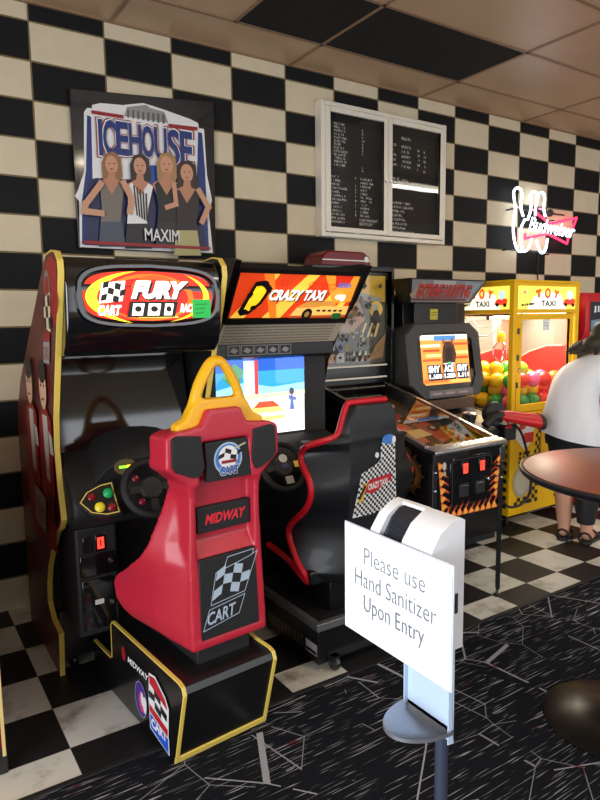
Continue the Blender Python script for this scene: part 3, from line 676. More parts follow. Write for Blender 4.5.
# shell
cx = .258
def ring(z, wr, yr, wf, yf): return [(cx-wr, yr, z), (cx+wr, yr, z), (cx+wr+(wf-wr)*.55, yr+(yf-yr)*.42, z), (cx+wf, yf, z), (cx-wf, yf, z), (cx-wr-(wf-wr)*.55, yr+(yf-yr)*.42, z)]
m = MB()
# bucket and back in one sweep, the niche set into the rear
def crv(tab, z):                         # smooth curve through (height, value) pairs
    n = len(tab)
    for i in range(n-1):
        if z <= tab[i+1][0] or i == n-2:
            (z0, v0), (z1, v1) = tab[i], tab[i+1]; t_ = max(0, min(1, (z-z0)/(z1-z0)))
            m0 = (v1-tab[i-1][1])/(z1-tab[i-1][0]) if i > 0 else (v1-v0)/(z1-z0)
            m1 = (tab[i+2][1]-v0)/(tab[i+2][0]-z0) if i < n-2 else (v1-v0)/(z1-z0)
            h = z1-z0; return v0*(2*t_**3-3*t_*t_+1) + m0*h*(t_**3-2*t_*t_+t_) + v1*(3*t_*t_-2*t_**3) + m1*h*(t_**3-t_*t_)
WF_ = [(.405, .19), (.43, .235), (.48, .272), (.55, .284), (.64, .286), (.74, .272), (.84, .24), (.94, .20), (1.03, .168), (1.10, .165)]
YF_ = [(.405, .30), (.43, .37), (.48, .425), (.55, .455), (.61, .42), (.68, .31), (.76, .205), (.86, .165), (1.0, .15), (1.10, .15)]
rgs = []
for k in range(47):
    z = .405+.015*k + (.001 if k == 46 else 0); yr = -.002+.05*(z-.42) if z < .75 else (.02 + .04*min(1, (z-.75)/.06) if z < .955 else .06)
    rgs.append(ring(z, .166-.02*(z-.405)/.6, yr, crv(WF_, z), crv(YF_, z)))
m.loft(rgs)
for sx in (-1, 1):                       # the frames either side of the niche
    xa, xb = sorted((cx+sx*.128, cx+sx*.168)); o_ = xb if sx > 0 else xa; i_ = xa if sx > 0 else xb
    def fr(z, yr, xo): return [(i_, yr, z), (xo, yr, z), (xo+sx*.02, .13, z), (i_, .13, z)]
    m.loft([fr(.415, -.004, o_), fr(.60, .004, o_-sx*.004), fr(.75, .008, o_-sx*.008), fr(.90, .008, o_-sx*.014), fr(1.0, .006, o_-sx*.016), fr(1.06, .0, o_+sx*.0), fr(1.12, .0, o_+sx*.02)])
m.box(cx-.16, cx+.16, -.006, .05, .405, .44)
# shoulder block
top = [(cx-.245, 1.115), (cx-.242, 1.232), (cx-.21, 1.247), (cx-.10, 1.258), (cx-.07, 1.318), (cx+.07, 1.318), (cx+.10, 1.258), (cx+.21, 1.247), (cx+.242, 1.232), (cx+.245, 1.115), (cx+.15, 1.035), (cx+.115, 1.035), (cx+.10, 1.20), (cx-.10, 1.20), (cx-.115, 1.035), (cx-.15, 1.035)]
A_ = [(x, .0, z) for x, z in top]; B_ = [(cx+(x-cx)*1.03, .13, z-.006) for x, z in top]
m.loft([A_, B_])
m.box(cx-.12, cx+.12, .03, .13, 1.06, 1.26)
shell = L(m, 'seat_shell', RED, remesh=.0065, sm=11)
# dark inset panels
def inset(name, pts, y, mm=BLKM, th=.006): return L(MB().prism(pts, y-th, y+.004, 'y'), name, mm, bevel=.002)
inset('shoulder_panel', [(cx-.226, 1.125), (cx-.224, 1.226), (cx-.205, 1.236), (cx-.108, 1.225), (cx-.096, 1.105), (cx-.115, 1.075), (cx-.145, 1.075), (cx-.212, 1.105)], -.002)
inset('shoulder_panel', [(cx+.226, 1.125), (cx+.224, 1.226), (cx+.205, 1.236), (cx+.122, 1.225), (cx+.112, 1.105), (cx+.13, 1.07), (cx+.15, 1.07), (cx+.21, 1.10)], -.002)
cp = L(MB().prism([(cx-.085, 1.195), (cx+.105, 1.195), (cx+.118, 1.045), (cx-.08, 1.045)], .006, .03, 'y'), 'crest_panel', BLKM, bevel=.002)
a = Art(); c0, c1 = cx+.012, 1.125
BLU = col((70, 128, 200)); a.ell(c0, c1, .062, .062, col((180, 200, 226))); a.ell(c0, c1, .056, .056, BLU); a.ell(c0, c1+.006, .043, .043, W_)
a.checker(0, 4, 0, 2, 4, 2, BLK, None, shp=lambda x, y: (c0-.045+x*.026+y*.004, c1+.0+y*.016+.008*math.sin(x*1.7))); a.line([(c0+.03, c1+.035), (c0+.075, c1+.05)], .006, col((200, 190, 150)))
a.rect(c0-.03, c0+.035, c1-.018, c1-.006, RD); a.text('CART', c0-.042, c0+.045, c1-.064, c1-.026, W_, bold=.045); 
a.text('CART', c0-.040, c0+.043, c1-.062, c1-.028, col((40, 84, 160)), bold=.02)
a.build('crest', cp, (0, .0055, 0), (1, 0, 0), (0, 0, 1), world=False)
mp_ = L(MB().box(cx-.112, cx+.124, .036, .064, .845, .945), 'name_plate', BLKM, bevel=.003)
a = Art(); a.text('MIDWAY', cx-.08, cx+.105, .875, .915, col((226, 40, 60)), bold=.035, shear=.3); a.build('lettering', mp_, (0, .0355, 0), (1, 0, 0), (0, 0, 1), world=False)
fp = L(MB().loft([[(cx-.13, -.006, .445), (cx+.13, -.006, .445), (cx+.13, .012, .445), (cx-.13, .012, .445)], [(cx-.125, .007, .755), (cx+.125, .007, .755), (cx+.125, .03, .755), (cx-.125, .03, .755)]]), 'flag_panel', BLKM, bevel=.002)
a = Art(); SIL = col((176, 192, 210)); 
def fw(x, y): return (cx-.095+x*.155+y*.03, .515+y*.175+x*.018+.008*math.sin(x*4))
a.line([fw(0, .36), fw(.05, 1.0), fw(1.0, 1.12), fw(1.25, 1.18), fw(.98, .36), fw(.0, .33)], .003, SIL)
a.line([fw(.3, 1.06), fw(.36, 1.22), fw(1.12, 1.26), fw(1.1, 1.15)], .003, SIL)
a.checker(0, 4, 0, 3, 4, 3, SIL, None, shp=lambda x, y: fw(.02+x*.255+.02*y, .42+y*.2+.04*math.sin(x*1.5)))
a.line([fw(-.16, -.14), fw(.86, -.1), fw(.98, .3), fw(-.04, .26)], .003, SIL, closed=True)
q = fw(-.02, -.06); a.text('CART', q[0]-.006, q[0]+.125, q[1]+.002, q[1]+.05, SIL, bold=.02, shear=.35, rot=.10)
a.build('flag_print', fp, (0, -.0258, .0), (1, 0, 0), Vector((0, .042, 1)).normalized(), world=False)
# headrest loop
pth = []
for x, z in ((-.175, 1.262), (-.15, 1.266), (-.122, 1.29), (-.105, 1.34), (-.082, 1.40), (-.048, 1.455), (-.018, 1.485), (.018, 1.485), (.048, 1.455), (.082, 1.40), (.105, 1.34), (.122, 1.29), (.15, 1.266), (.175, 1.262)): pth.append(Vector((cx+.002+x*.95, .055, z+.002)))
m = MB(); m.tube(smoothp(pth, 4), [.021]*3 + [.0235]*47 + [.021]*3, 12, flat=.8)
cl_ = cx+.002
m.prism([(cl_-.19, 1.236), (cl_-.185, 1.268), (cl_-.145, 1.285), (cl_-.12, 1.33), (cl_-.085, 1.352), (cl_+.085, 1.352), (cl_+.12, 1.33), (cl_+.145, 1.285), (cl_+.185, 1.268), (cl_+.19, 1.236)], .028, .082, 'y')
L(m, 'headrest_loop', YELB, remesh=.006, sm=3)
L(MB().loft([ring(.56, .12, .06, .18, .42), ring(.60, .12, .07, .175, .40)]), 'cushion', mat('dark_red_vinyl', (120, 18, 30), rough=.5), bevel=.012)

# ---------------------------------------------------------------- second racing cabinet (CRAZY TAXI header)
t = empty('driving_cabinet', (1.83, 3.3, 0), 'black driving cabinet with CRAZY TAXI header and bright beach screen', 'arcade machine')
XA, XB = 1.405, 2.215
prof = [(2.68, 1.915), (2.74, 1.93), (3.35, 1.93), (3.70, 1.70), (3.70, .0), (3.0, .0), (2.98, .55), (3.02, .80), (3.08, .95), (3.17, 1.03), (3.165, 1.12), (3.08, 1.40), (2.95, 1.605), (2.81, 1.74)]
for x0, x1 in ((XA, XA+.03), (XB-.03, XB)): 
    s = MB().prism(prof, x0, x1, 'x').build('side_panel', BLK, t, bevel=.003)
    strip([prof[i] for i in (9, 10, 11, 12, 13, 0, 1)], x0-.001, x1+.001, .004, -1).build('edge_trim', BLKG, s)
x0, x1 = XA+.031, XB-.031
MB().prism([(2.745, 1.895), (3.34, 1.895), (3.68, 1.68), (3.68, .05), (3.10, .05), (3.10, .9), (3.22, 1.02), (3.22, 1.45), (2.99, 1.60), (2.80, 1.77)], x0, x1, 'x').build('body', BLK, t)
# header, leaning back to its lower edge
ht, hb = Vector((0, 2.72, 1.878)), Vector((0, 2.878, 1.640)); hv = (ht-hb).normalized(); hn = Vector((1, 0, 0)).cross(hv)
m = MB(); Hh = (ht-hb).length
def bar(xa, xb, va, vb): 
    p = [hb+Vector((x, 0, 0))+hv*v+hn*d for x, v in ((xa, va), (xb, va), (xb, vb), (xa, vb)) for d in (0,)]
    m.loft([[q+hn*.012 for q in p], [q-hn*.03 for q in p]])
bar(x0, x1, -.02, .012); bar(x0, x1, Hh-.012, Hh+.012); bar(x0, x0+.012, .012, Hh-.012); bar(x1-.012, x1, .012, Hh-.012)
hd = m.build('header_bezel', BLK, t)
a = Art(); HW = x1-x0; e = .75
a.rect(0, HW, 0, Hh, col((214, 62, 22), e))
for (xa, xb, w) in ((.02, .2, .05), (.2, .42, .07), (.5, .66, .06), (.62, .74, .03)): a.poly([(xa, 0), (xa+w*1.6, 0), (xb+w, Hh), (xb, Hh)], col((250, 196, 70), e))
a.poly([(.26, 0), (.3, 0), (.2, Hh), (.14, Hh)], col((236, 120, 34), e)); a.poly([(.5, Hh), (HW, Hh), (HW, Hh*.4), (.62, Hh*.35)], col((250, 150, 44), e)); a.poly([(.57, Hh), (.70, Hh), (.68, Hh*.75), (.6, Hh*.7)], col((206, 44, 20), e))
a.poly([(.36, 0), (HW, 0), (HW, .085), (.40, .075)], col((238, 186, 96), e)); a.poly([(.36, 0), (HW, 0), (HW, .03), (.37, .025)], col((176, 70, 30), e)); a.poly([(.40, .08), (.46, .115), (.60, .118), (.66, .085)], col((204, 140, 60), e))
a.ell(.475, .035, .032, .036, col((24, 18, 16))); a.ell(.475, .035, .015, .018, col((150, 110, 60), e))
for k in range(5): a.rect(.53+k*.036, .552+k*.036, .052, .064, col((24, 18, 16)))
# checkered taxi-light emblem
a.poly([(.055, .055), (.11, .225), (.165, .235), (.215, .19), (.175, .10), (.12, .04), (.075, .03)], col((20, 18, 18))); a.poly([(.085, .07), (.12, .20), (.155, .205), (.185, .175), (.16, .11), (.115, .06)], col((248, 206, 30), e))
for (u, v, r) in ((.09, .055, .02), (.165, .215, .022), (.10, .15, .02), (.195, .175, .016), (.135, .08, .018)): a.ell(u, v, r, r*.8, col((20, 18, 18)), 10)
a.ell(.135, .145, .026, .05, col((252, 216, 40), e), rot=-.5)
a.text('CRAZY TAXI', .205+.006, .545+.006, .118, .182, col((40, 14, 12)), bold=.06, shear=.2); a.text('CRAZY TAXI', .205, .545, .124, .188, col((255, 244, 236), e), bold=.05, shear=.2)
for (u, v) in ((.27, .225), (.44, .22), (.52, .215), (.57, .21)): a.line([(u+.02*math.cos(k*.5), v+.016*math.sin(k*.5)) for k in range(13)], .004, col((190, 40, 20), e))
a.text('SEGA', .60, .69, .205, .235, col((60, 110, 190), e), bold=.04)
a.ell(.635, .15, .03, .018, col((250, 220, 200), e)); a.ell(.66, .145, .018, .022, col((236, 232, 226), e))
a.rect(.63, .69, .015, .05, col((30, 130, 60))) 
a.build('header_panel', hd, hb+Vector((x0, 0, 0))-hn*.002, (1, 0, 0), hv)
# speaker grille under the header
gt, gb = Vector((0, 2.888, 1.620)), Vector((0, 2.980, 1.515)); gv = (gt-gb).normalized(); gn = Vector((1, 0, 0)).cross(gv); gl = (gt-gb).length
m = MB(); m.loft([[gb+Vector((x0, 0, 0)), gb+Vector((x1, 0, 0)), gt+Vector((x1, 0, 0)), gt+Vector((x0, 0, 0))], [gb+Vector((x0, .03, .02)), gb+Vector((x1, .03, .02)), gt+Vector((x1, .03, .02)), gt+Vector((x0, .03, .02))]])
gp = m.build('speaker_grille', mat('grey_perforated_steel', (196, 184, 164), rough=.45, metal=.15, noise=.12), t)
a = Art()
for j in range(7):
    for i in range(46): a.rect(.02+i*.0148, .02+i*.0148+.008, .012+j*.02, .012+j*.02+.009, mat('grille_hole', (88, 80, 70), rough=.8), 1)
a.build('perforations', gp, gb+Vector((x0, 0, 0)), (1, 0, 0), gv)
MB().prism([(2.985, 1.515), (2.99, 1.445), (3.04, 1.43), (3.20, 1.42), (3.20, 1.56)], x0, x1, 'x').build('screen_hood', BLK, t, bevel=.004)
a = Art(); a.rect(0, .40, 0, .066, col((34, 34, 36)))
for k in range(5): a.line([(.01+k*.078, .01), (.08+k*.078, .01), (.08+k*.078, .06), (.01+k*.078, .06)], .003, col((150, 150, 150)), closed=True); a.poly([(.02+k*.078, .03), (.05+k*.078, .018), (.07+k*.078, .035), (.04+k*.078, .05)], col((140, 140, 142)))
a.build('instruction_strip', t, (x0+.06, 2.9888, 1.447), (1, 0, 0), Vector((0, -.0714, 1)).normalized())
# screen
yS = 3.075
m = MB(); m.box(x0, x0+.035, yS, 3.22, .96, 1.47); m.box(2.04, x1, yS-.0, 3.22, .96, 1.47); m.box(x0+.035, 2.04, yS, 3.22, .96, 1.0); m.box(x0+.035, 2.04, yS, 3.22, 1.43, 1.47)
bz = m.build('screen_bezel', BLKM, t, bevel=.003)
a = Art(); S0, S1, T0, T1 = x0+.037, 2.038, 1.002, 1.428; e = 1.35
a.rect(S0, S1, T0, T1, col((236, 234, 226), e)); sw, sh = S1-S0, T1-T0
def sp_(u, v): return (S0+u*sw, T0+v*sh)
def spol(l, c, ee=e): a.poly([sp_(*p) for p in l], col(c, ee))
spol([(0, .55), (1, .52), (1, 1), (0, 1)], (40, 150, 226)); spol([(0, .84), (1, .84), (1, 1), (0, 1)], (20, 90, 190)); spol([(.0, .62), (.3, .7), (.62, .62), (1, .66), (1, .5), (0, .5)], (150, 212, 244))
spol([(.30, .52), (.42, .52), (.42, .98), (.30, .98)], (232, 226, 222)); spol([(.42, .52), (.46, .52), (.46, .98), (.42, .98)], (200, 60, 60)); spol([(.2, .52), (.24, .52), (.23, .8), (.21, .8)], (90, 120, 90)); spol([(.06, .78), (.2, .95), (.3, .86), (.26, .7), (.14, .68)], (70, 140, 90))
spol([(0, .46), (1, .5), (1, .55), (0, .54)], (200, 190, 170)); spol([(.34, .22), (.36, .34), (.44, .42), (.64, .42), (.74, .30), (.76, .2), (.4, .16)], (240, 200, 120)); spol([(.40, .36), (.46, .44), (.62, .44), (.70, .36)], (222, 80, 50)); spol([(.36, .24), (.74, .24), (.74, .29), (.36, .29)], (250, 244, 230))
spol([(.815, .3), (.83, .5), (.85, .5), (.87, .3)], (90, 110, 170)); a.ell(*sp_(.838, .55), .016, .02, col((70, 70, 90), e)); spol([(.80, .44), (.89, .42), (.89, .46), (.80, .5)], (90, 110, 170))
a.build('screen_picture', bz, (0, yS+.004, 0), (1, 0, 0), (0, 0, 1))
MB().box(S0, S1, yS-.001, yS+.001, T0, T1).build('screen_glass', GLASS, bz)
# dash and wheel
MB().prism([(3.12, 1.0), (2.95, .97), (2.86, .90), (2.83, .82), (2.88, .74), (3.12, .70)], x0, x1, 'x').build('dashboard', BLKM, t, bevel=.02, seg=3)
w, WF = steering_wheel(t, (1.70, 2.77, .885), (0, -.86, .5), .125)
nn = Vector((0, -.86, .5)).normalized()
for k, (x_, y_, w_, h_, c_) in enumerate(((0, .04, .05, .045, (214, 212, 206)), (0, 0, .04, .02, (40, 60, 120)), (.072, 0, .034, .034, (240, 200, 60)), (.005, -.078, .045, .04, (190, 186, 180)))):
    a = Art(); a.ell(x_, y_, w_/2, h_/2, col(c_)) if k == 0 else a.rect(x_-w_/2, x_+w_/2, y_-h_/2, y_+h_/2, col(c_)); a.build('wheel_sticker', w, WF(0, 0, .0165), (1, 0, 0), nn.cross(Vector((1, 0, 0))))
MB().box(1.86, 1.92, 2.78, 2.86, .86, .99).build('gear_lever', DGREY, t, bevel=.01)
for x, y in ((1.5, 3.08), (2.15, 3.08), (1.5, 3.62), (2.15, 3.62)): caster(t, x, y, .052)

# its seat
t = empty('driving_chair', (1.95, 2.4, 0), 'black moulded driving chair with red piping and checkered taxi sticker on its back', 'arcade chair')
m = MB(); m.box(1.602, 2.30, 2.325, 2.985, .03, .20); bs = m.build('base', BLK, t, bevel=.004)
m = MB(); 
for xa, xb, ya, yb in ((1.592, 2.31, 2.315, 2.345), (1.592, 1.622, 2.345, 2.99), (2.28, 2.31, 2.345, 2.99)): m.box(xa, xb, ya, yb, .198, .235)
m.build('edge_rail', mat('dark_anodised_rail', (128, 130, 136), rough=.4, metal=.6), bs, bevel=.003)
MB().box(1.622, 2.28, 2.345, 2.98, .198, .222).build('tread_plate', BLKM, bs)
a = Art(); a.rect(-2.43, -2.335, .068, .125, col((196, 196, 200))); a.rect(-2.425, -2.34, .072, .09, col((30, 30, 34)))
for k in range(11): 
    yy = 2.455+k*.028; a.rect(-yy-.016, -yy, .078, .13, col((112, 98, 62))); a.rect(-yy-.011, -yy-.005, .088+.012*(k % 3), .11, BLK)
a.build('side_label', bs, (1.6012, 0, 0), (0, -1, 0), (0, 0, 1))
for x, y in ((1.675, 2.297), (2.225, 2.297), (1.665, 2.93), (2.235, 2.93)): caster(t, x, y, .075 if y < 2.5 else .031)
MB().box(1.655, 2.245, 2.312, 2.326, .05, .085).build('caster_bar', BLKM, t)
MB().box(1.74, 2.16, 2.42, 2.90, .222, .40).build('pedestal', BLK, t, bevel=.01)
cx = 1.96
SHELL = mat('black_seat_plastic', (6, 8, 13), rough=.42, noise=.15, nscale=14, coat=.1)
trim = [(.38, .315, 2.47), (.43, .34, 2.45), (.48, .35, 2.50), (.59, .352, 2.57), (.66, .352, 2.54), (.75, .35, 2.43), (.83, .345, 2.385), (.90, .346, 2.395), (.97, .355, 2.47), (1.02, .354, 2.475), (1.055, .338, 2.43), (1.075, .29, 2.40), (1.085, .245, 2.395), (1.105, .224, 2.395), (1.17, .20, 2.395), (1.235, .172, 2.395)]
rg = []
def wl(z, wf): return wf - (.045*min(1, (z-1.05)/.05) if z > 1.05 else .022*max(0, min(1, (z-.9)/.1)))      # the near shoulder steps in
def wr_(z, wf): return wf - .05
for z, wf, yf in trim:
    f = (z-.38)/.86; wr = .18-.045*f if z < 1.2 else .105; yr = 2.335+.02*f; a_, b_ = wl(z, wf), max(wr_(z, wf), wr+.012); yq = max(yf, yr+.03); ym = max(yr+.07, min(yf, yr+.1))
    rg.append([(cx-min(wr, a_-.012), yr, z), (cx+wr, yr, z), (cx+b_, yq, z), (cx+b_-.05, yq+.012, z), (cx+b_*.5, ym, z), (cx-a_*.5, ym, z), (cx-a_+.05, yq+.012, z), (cx-a_, yq, z)])
MB().loft(rg).build('seat_shell', SHELL, t, smooth=50, bevel=.008)
pp = [Vector((cx-wl(z, wf)-.004, max(yf, 2.375)+.004, z)) for z, wf, yf in trim]
pp2 = [Vector((cx+wr_(z, wf)-.016, max(yf, 2.385)+.016, z)) for z, wf, yf in trim]
m = MB(); full = [Vector((cx-.34, 2.80, .475)), Vector((cx-.345, 2.6, .455))] + pp + [Vector((cx-.09, 2.40, 1.243)), Vector((cx+.09, 2.40, 1.243))] + pp2[::-1] + [Vector((cx+.345, 2.6, .455)), Vector((cx+.34, 2.80, .475))]
m.tube(smoothp(full, 3), .0155, 8).build('piping', REDT, t)['label'] = 'red piping along the seat edge'
MB().loft([[(cx-.33, 2.42, .375), (cx+.33, 2.42, .375), (cx+.32, 2.80, .40), (cx-.32, 2.80, .40)], [(cx-.338, 2.42, .445), (cx+.338, 2.42, .445), (cx+.335, 2.82, .47), (cx-.335, 2.82, .47)]]).build('seat_pan', SHELL, t, bevel=.01)
MB().box(cx-.24, cx+.24, 2.47, 2.80, .46, .52).build('cushion', mat('black_vinyl', (20, 20, 22), rough=.5), t, bevel=.02, seg=3)
# sticker on the rear face
a = Art(); CW, CB = col((226, 226, 226)), col((16, 16, 18))
out = [(-.145, .70), (-.085, .905), (.015, .945), (.035, .965), (.035, 1.035), (.055, 1.05), (.125, 1.045), (.13, .74), (.06, .72), (-.02, .70)]
def inside(x, z):
    c = False; n = len(out)
    for i in range(n):
        (xa, za), (xb, zb) = out[i], out[(i+1) % n]
        if (za > z) != (zb > z) and x < (xb-xa)*(z-za)/(zb-za)+xa: c = not c
    return c
a.poly(out, CW, 1); s_ = .0135; rt = .12
for i in range(-30, 60):
    for j in range(30, 90):
        if (i+j) % 2: continue
        x = i*s_*math.cos(rt)-(j-60)*s_*math.sin(rt)*-1; z = .80+(j-60)*s_+i*s_*math.sin(rt)*.6
        if inside(x, z): a.rect(x-s_*.5, x+s_*.5, z-s_*.5, z+s_*.5, CB, 2)
a.ell(.085, 1.055, .042, .024, col((60, 120, 200)), L=3); a.ell(.118, 1.05, .012, .018, CW, L=4); a.ell(.01, .985, .012, .014, CW, L=3)
a.poly([(-.075, .815), (-.02, .80), (.10, .855), (.095, .885), (-.04, .87)], col((186, 24, 40)), 4); a.poly([(-.115, .77), (-.085, .77), (-.05, .86), (-.075, .85)], col((214, 170, 40)), 5); a.poly([(-.11, .79), (-.1, .78), (-.06, .84), (-.07, .85)], CB, 6)
a.text('CRAZY TAXI', -.05, .075, .827, .858, CW, bold=.04, shear=.2, rot=.14, L=5)
a.build('sticker', t, (cx+.0, 2.3235, 0), (1, 0, 0), Vector((0, .02/.86, 1)).normalized(), warp=lambda x, y: .0)

# ---------------------------------------------------------------- pinball machine
t = empty('pinball_machine', (2.68, 3.0, 0), 'black pinball machine with orange flame border on its front', 'pinball machine')
XA, XB = 2.402, 2.955; yf, yk = 2.40, 3.42
zr = lambda y: .942+(y-yf)*.255
BODY = mat('black_cabinet_paint', (16, 15, 16), rough=.28, noise=.3, nscale=8, coat=.2)
bd = MB()
for xa, xb in ((XA, XA+.02), (XB-.02, XB)): bd.prism([(yf, .545), (yf, zr(yf)-.02), (yk, zr(yk)-.02), (3.74, zr(yk)-.02), (3.74, .66), (3.0, .62)], xa, xb, 'x')
bd.box(XA+.02, XB-.02, yf, yf+.02, .545, zr(yf)-.02); bd.prism([(yf+.02, .56), (yf+.02, .60), (3.74, .72), (3.74, .68)], XA+.02, XB-.02, 'x'); bd.box(XA+.02, XB-.02, 3.72, 3.74, .68, zr(yk)-.02)
bd = bd.build('cabinet', BODY, t, bevel=.003)
a = Art(); GO = col((150, 108, 52)); GD = col((92, 64, 34))
a.ell(-2.62, .79, .135, .115, GD); a.ell(-2.62, .79, .115, .095, GO)
for k in range(9): a.ell(-2.62+.07*math.cos(k*.7), .79+.06*math.sin(k*.7), .018, .03, col((46, 32, 20)), 10, rot=k*.5)
a.ell(-2.61, .90, .05, .035, GD); a.ell(-2.63, .80, .04, .045, GD)
for k in range(14): 
    th = k*2*PI/14; a.poly([(-2.62+.13*math.cos(th-.1), .79+.11*math.sin(th-.1)), (-2.62+.13*math.cos(th+.1), .79+.11*math.sin(th+.1)), (-2.62+.17*math.cos(th), .79+.15*math.sin(th))], GD)
a.build('side_print', bd, (XA-.0008, 0, 0), (0, -1, 0), (0, 0, 1))
# flame border on the front
a = Art(); O1, O2, O3 = col((240, 104, 40)), col((250, 170, 70)), col((140, 36, 16)); r5 = random.Random(5)
def flames(path, n, h, sgn):
    for k in range(n):
        f = (k+.5)/n; x, z = path(f); dx, dz = path(min(1, f+.01))[0]-path(max(0, f-.01))[0], path(min(1, f+.01))[1]-path(max(0, f-.01))[1]
        q = math.hypot(dx, dz); dx, dz = dx/q, dz/q; nx, nz = -dz*sgn, dx*sgn; w = .75/n*q*0+.028; hh = h*r5.uniform(.8, 1.2); sk = .03
        for s_, mm in ((1.25, O3), (1, O1), (.6, O2)):
            a.poly([(x-dx*w*s_, z-dz*w*s_), (x+dx*w*s_, z+dz*w*s_), (x+nx*hh*.5+dx*.004, z+nz*hh*.5+dz*.004), (x+nx*hh*s_+dx*sk, z+nz*hh*s_+dz*sk), (x+nx*hh*.45-dx*.012, z+nz*hh*.45-dz*.012)], mm)
flames(lambda f: (2.435+.025*f, .87-.27*f), 6, .062, 1); flames(lambda f: (2.92-.035*f, .85-.23*f), 6, -.062, 1); flames(lambda f: (2.47+.40*f, .568+.0*f), 9, .065, 1)
a.ell(2.445, .86, .014, .022, col((200, 190, 180))); a.ell(2.447, .82, .010, .014, col((180, 170, 160)))
a.build('flame_print', bd, (0, yf-.0008, 0), (1, 0, 0), (0, 0, 1))
cd = MB().prism([(2.52, .60), (2.52, .86), (2.55, .885), (2.83, .885), (2.86, .86), (2.86, .60)], yf-.012, yf+.004, 'y').build('coin_door', BLKG, t, bevel=.004)
a = Art(); a.line([(2.535, .615), (2.535, .855), (2.557, .872), (2.823, .872), (2.845, .855), (2.845, .615)], .004, DGREY, closed=True); a.build('door_rim', cd, (0, yf-.0122, 0), (1, 0, 0), (0, 0, 1))
for x in (2.63, 2.765): coin_slot(cd, x, yf-.014, .82, .035, .055)
for x in (2.625, 2.755): 
    MB().box(x-.035, x+.035, yf-.018, yf-.008, .66, .735).build('coin_return', BLKM, cd, bevel=.004)
    MB().tube([(x-.03, yf-.02, .722), (x+.03, yf-.02, .722)], .0035, 6).build('return_lip', DST, cd)
cylinder_lock(cd, 2.82, yf-.012, .735)
MB().prism([(yf-.028, zr(yf)-.022), (yf-.028, zr(yf)-.004), (yf-.01, zr(yf)+.004), (yf+.055, zr(yf)+.012), (yf+.055, zr(yf)-.012)], XA-.008, XB+.008, 'x').build('lockdown_bar', CHR, t, bevel=.004)
for xa, xb in ((XA-.004, XA+.026), (XB-.026, XB+.004)):
    MB().prism([(yf+.056, zr(yf+.056)-.03), (yf+.056, zr(yf+.056)), (yk, zr(yk)), (yk, zr(yk)-.03)], xa, xb, 'x').build('side_rail', CHR, t, bevel=.003)
gn = Vector((0, -.255, 1)).normalized(); gu = Vector((1, 0, 0)); gv = gn.cross(gu)
PLAYM = mat('playfield_lacquer', (96, 62, 34), rough=.25, noise=.5, nscale=16)
pf = MB().prism([(yf+.025, zr(yf)-.085), (yf+.025, zr(yf)-.075), (yk, zr(yk)-.095), (yk, zr(yk)-.105)], XA+.021, XB-.021, 'x').build('playfield', PLAYM, t)
a = Art(); Lp = 1.0; x0 = XA+.022; Wp = XB-XA-.044
def pp_(l, c): a.poly([(x*Wp, y) for x, y in l], col(c))
pp_([(0, 0), (1, 0), (1, 1.0), (0, 1.0)], (50, 36, 30)); pp_([(0, 0), (1, 0), (1, .16), (.62, .10), (.5, .13), (.38, .10), (0, .16)], (226, 202, 120)); pp_([(.93, .0), (1, 0), (1, .8), (.93, .7)], (206, 176, 100))
pp_([(.7, .03), (.78, .11), (.8, .11), (.88, .03), (.85, .03), (.79, .085), (.73, .03)], (30, 24, 20)); 
pp_([(.12, .2), (.42, .24), (.5, .5), (.3, .62), (.1, .44)], (206, 104, 44)); pp_([(.55, .2), (.86, .26), (.84, .52), (.6, .5)], (186, 80, 40)); pp_([(.3, .3), (.6, .32), (.58, .42), (.34, .42)], (236, 196, 110)); pp_([(.1, .64), (.5, .66), (.45, .85), (.14, .88)], (120, 34, 30)); pp_([(.55, .6), (.85, .62), (.86, .9), (.52, .86)], (80, 70, 60))
for (x, y, c) in ((.3, .75, (150, 40, 40)), (.62, .74, (170, 150, 120)), (.46, .58, (210, 190, 140)), (.2, .52, (220, 210, 190)), (.75, .4, (60, 30, 26)), (.68, .56, (190, 40, 40)), (.38, .9, (160, 40, 40))):
    a.ell(x*Wp, y, .035, .035, col(c), 16); a.ell(x*Wp, y, .018, .018, col((230, 220, 190)), 12)
a.build('playfield_print', pf, (x0, yf+.026, zr(yf)-.0745), gu, Vector((0, 1, .2353)).normalized()*1.0)
for i, (x, y) in enumerate(((.3, .75), (.62, .74), (.46, .58))):
    q = Vector((x0+x*Wp, yf+.026+y*.973, zr(yf)-.0745+y*.229)); MB().lathe([(.022, 0), (.018, .03), (.034, .035), (.034, .042), (0, .046)], q, (0, -.22, 1), 16).build('bumper', mat('bumper_red_%d' % (i % 2), ((176, 40, 40), (214, 196, 150))[i % 2], rough=.3), pf)
for sx in (.36, .64):
    q = Vector((x0+sx*Wp, yf+.026+.17, zr(yf)-.07+.04)); d = .5-sx; MB().tube([q, q+Vector((d*.5, -.03, -.004))], [.012, .007], 10).build('flipper', mat('flipper_yellow', (230, 200, 90), rough=.4), pf)
MB().prism([(yf+.05, zr(yf+.05)-.012), (yf+.05, zr(yf+.05)-.007), (yk, zr(yk)-.007), (yk, zr(yk)-.012)], XA+.024, XB-.024, 'x').build('playfield_glass', GLASS, t)
LEG = mat('dark_steel_leg', (70, 70, 74), rough=.3, metal=.85)
